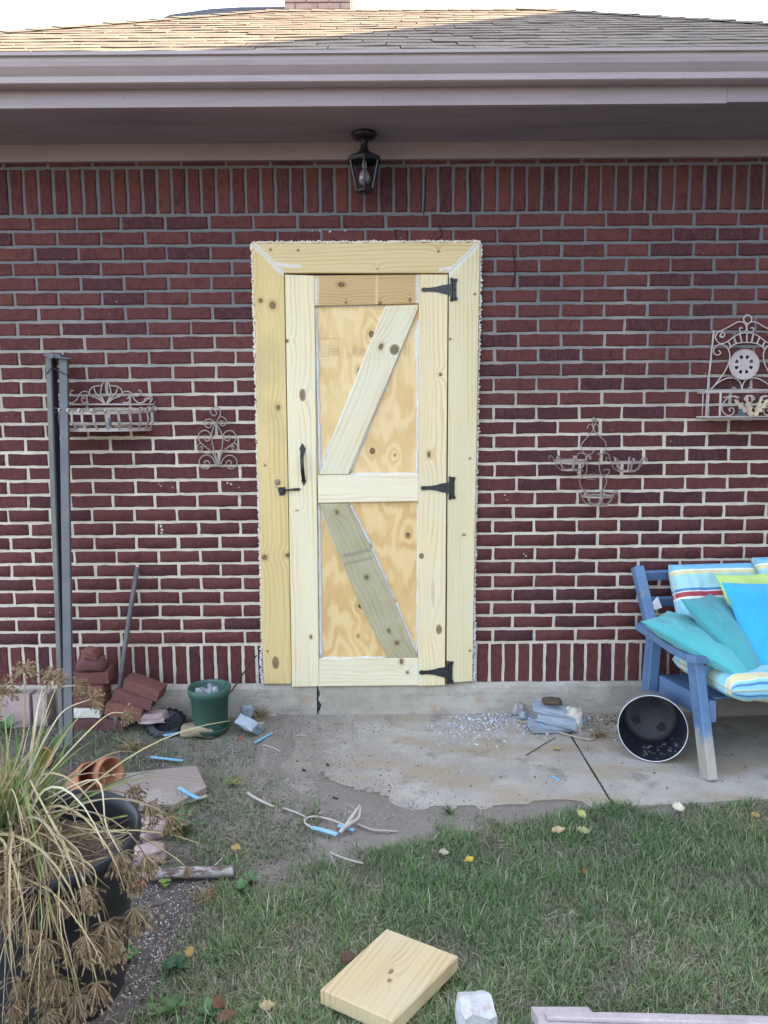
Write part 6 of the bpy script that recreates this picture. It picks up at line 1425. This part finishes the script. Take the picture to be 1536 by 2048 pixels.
# fallen leaves
M_LF = tinted('fallen leaf', .7, .15, .25)
def leaf(px, py, L_, wd, rz, col, label, tilt=.25, z=.020, curl=.5):
    p = onZ(px, py, z); vs = []; n = 9
    for i in range(n + 1):
        t_ = i / n; w = wd * math.sin(math.pi * min(1, t_ * .94 + .03)) ** (.75 + (px % 5) * .12) * (1 + .28 * math.sin(i * 2.6 + px)); x = (t_ - .5) * L_; zz = curl * (t_ - .5) ** 2 * L_ + .002 * math.sin(i * 1.9 + py)
        for q in (-1, -.5, 0, .5, 1): vs.append((x, w * q, zz + abs(q) ** 1.5 * w * curl + (-.001 if q == 0 else 0)))
    f = [q for i in range(n) for k in range(4) for q in ((i * 5 + k, i * 5 + k + 5, i * 5 + k + 6), (i * 5 + k, i * 5 + k + 6, i * 5 + k + 1))]
    c = np.tile(np.array(col), (len(vs), 1)) * nrg.uniform(.8, 1.1, (len(vs), 1)); o = np_mesh('fallen_leaf', np.array(vs), np.array(f), M_LF, c, None, None, True); o.location = p; o.rotation_euler = (tilt, rng.uniform(-.2, .2), rz); tag(o, label, 'leaf', 'leaves fallen on the lawn')
leaf(1164, 1629, .045, .014, -1.1, (.42, .43, .14), 'pale yellow-green leaf at the concrete edge left of centre right lawn', .5)
leaf(1355, 1616, .048, .018, .1, (.62, .58, .42), 'cream leaf on the lawn edge in front of the bench leg', .5)
leaf(1116, 1662, .05, .015, .15, (.46, .36, .19), 'tan leaf on the lawn below the yellow-green one')
leaf(1166, 1663, .045, .015, -.5, (.28, .29, .13), 'olive leaf beside the tan leaf')
leaf(938, 1720, .035, .012, .5, (.52, .36, .05), 'bright yellow leaf on the lawn above the pine offcut')
leaf(887, 1706, .035, .012, .1, (.42, .37, .29), 'faded grey-tan leaf left of the bright yellow one')
leaf(1167, 1742, .04, .012, 1.3, (.33, .15, .03), 'rusty orange leaf standing in the middle of the lawn', 1.0)
leaf(472, 1697, .035, .014, -.3, (.42, .28, .09), 'yellow-brown leaf on the soil above the branch end')
leaf(442, 2010, .042, .015, -.6, (.17, .09, .05), 'curled brown leaf at the bottom edge, upper of a pair', .5, curl=1.2)
leaf(452, 2036, .046, .014, .4, (.15, .085, .055), 'curled brown leaf at the bottom edge, lower of a pair', .4, curl=1.0)
leaf(533, 2012, .04, .012, .2, (.36, .28, .15), 'buff leaf in the grass left of the pine offcut', .4)
leaf(695, 1918, .04, .018, .3, (.10, .055, .04), 'dark brown leaf beside the left edge of the pine offcut')
leaf(1510, 1632, .035, .012, .3, (.34, .24, .07), 'small ochre leaf at the right edge of the lawn')
leaf(1114, 1499, .035, .015, .0, (.34, .28, .12), 'dull yellow leaf on the concrete below the rubble heap', .05, .005)
leaf(377, 1905, .035, .011, 1.2, (.42, .25, .08), 'orange-brown leaf on the soil near the round-leaved weed', .6)
leaf(481, 1479, .03, .014, .2, (.26, .09, .045), 'rusty red leaf in the dry grass below the green pot', .2)
for i, (px, py, c, lab) in enumerate(((608, 1541, (.035, .025, .02), 'dark dried leaf crumb on the soil under the door, left one'), (670, 1597, (.04, .03, .025), 'dark dried leaf on the pad above the looped root'), (655, 1530, (.05, .04, .03), 'dark crooked leaf stalk on the soil under the door'))): leaf(px, py, .03, .006, rng.random() * 3, c, lab, .2, .006)
# snow-white pebbles and the small dead plant at the footing
stone('pebble', 648, 1628, (.03, .02, .012), surf('beige pebble', (.36, .30, .25)), 'flat beige pebble above the looped root', 'pebble', broken=.3)
stone('pebble', 520, 1449, (.04, .022, .018), surf('yellow pebble', (.45, .40, .22)), 'yellowish pebble right of the leaning slate', 'pebble', broken=.3)
def dry_tuft(px, py, n, L_, label, z=0):
    p0 = onZ(px, py, z); b = MB(); cols = []
    for k in range(n): ribbon(b, arch(p0 + Vector((rng.gauss(0, .015), rng.gauss(0, .012), 0)), rng.random() * 6.28, R(rng.uniform(15, 80)), L_ * rng.uniform(.5, 1.1), rng.uniform(.5, 2.5), 6, .15), rng.uniform(.0015, .004), rng.choice(BRN + STR[1:3]), cols)
    root = empty('dry_tuft', p0, label, 'dry grass', 'dry tufts'); tri_build(b, cols, 'straw', M_DRY, root, 'stuff')
dry_tuft(518, 1436, 70, .09, 'tangled dead stems at the footing between slate and door'); dry_tuft(1200, 1474, 60, .06, 'straw tuft at the end of the long tan stick'); dry_tuft(265, 1500, 70, .09, 'dry grass tuft behind the weathered board'); dry_tuft(410, 1800, 50, .06, 'dry tan tuft below the fallen branch')
dry_tuft(1190, 1420, 40, .05, 'dead moss tuft at the footing behind the rubble heap')

# ================================================================== UNSEEN TREES, added off frame to shade the yard and cut its bounce
M_BARK2 = surf('tree bark', (.10, .08, .06)); M_CROWN = surf('tree leaves', (.055, .085, .03), (.08, .11, .035), .7)
def tree_mesh(seed):
    r = np.random.default_rng(seed); n = 5200; ctr = r.normal(0, 1, (26, 3)); ctr /= np.linalg.norm(ctr, axis=1)[:, None]; ctr *= r.uniform(.3, .85, (26, 1)); k = r.integers(0, 26, n)
    p = ctr[k] + r.normal(0, .2, (n, 3)); p[:, 2] *= 1.15; a = r.normal(0, 1, (n, 3)); a /= np.linalg.norm(a, axis=1)[:, None]; b_ = np.cross(a, r.normal(0, 1, (n, 3))); b_ /= np.linalg.norm(b_, axis=1)[:, None]; s = r.uniform(.05, .10, (n, 1))
    v = np.stack([p - a * s, p + b_ * s * .6, p + a * s, p - b_ * s * .6], 1).reshape(-1, 3); t = (np.array([(0, 1, 2), (0, 2, 3)])[None] + (np.arange(n) * 4)[:, None, None]).reshape(-1, 3); return v, t
tree0 = None; rt_ = random.Random(3)
for i, (x, y) in enumerate(((7.2, -3.6), (6.4, -6.6), (7.5, -9.8), (3.6, -13.4))):
    sc_ = rt_.uniform(.85, 1.15)
    root = empty('added_shade_tree', (x, y, -.09), ('unseen tree added to shade the yard, nearest the patio', 'unseen tree added to shade the yard, second in the row', 'unseen tree added to shade the yard, third in the row', 'unseen tree added to shade the yard, alone at its far end')[i], 'tree', 'added trees shading the yard', rt_.random() * 6); root.scale = (sc_,) * 3
    if tree0 is None:
        v, t = tree_mesh(5); v = v * np.array([2.3, 2.3, 3.2]) + np.array([0, 0, 4.2]); cr = np_mesh('crown', v, t, M_CROWN); b = MB(); b.tube([(0, 0, -.1), (.05, 0, 1), (0, .1, 2.4), (.1, 0, 4)], [.2, .16, .13, .06], 9); tk = b.build('trunk', M_BARK2)
        for lx, ly in ((.9, .3), (-.8, .5), (.1, -1)): b = MB(); b.tube([(0, .05, 2), (lx * .6, ly * .6, 3), (lx, ly, 4.4)], [.09, .06, .03], 6); b.build('limb', M_BARK2, root)
        tree0 = (cr.data, tk.data); cr.parent = root; tk.parent = root
    else: link('crown', tree0[0], (0, 0, 0), root); link('trunk', tree0[1], (0, 0, 0), root)
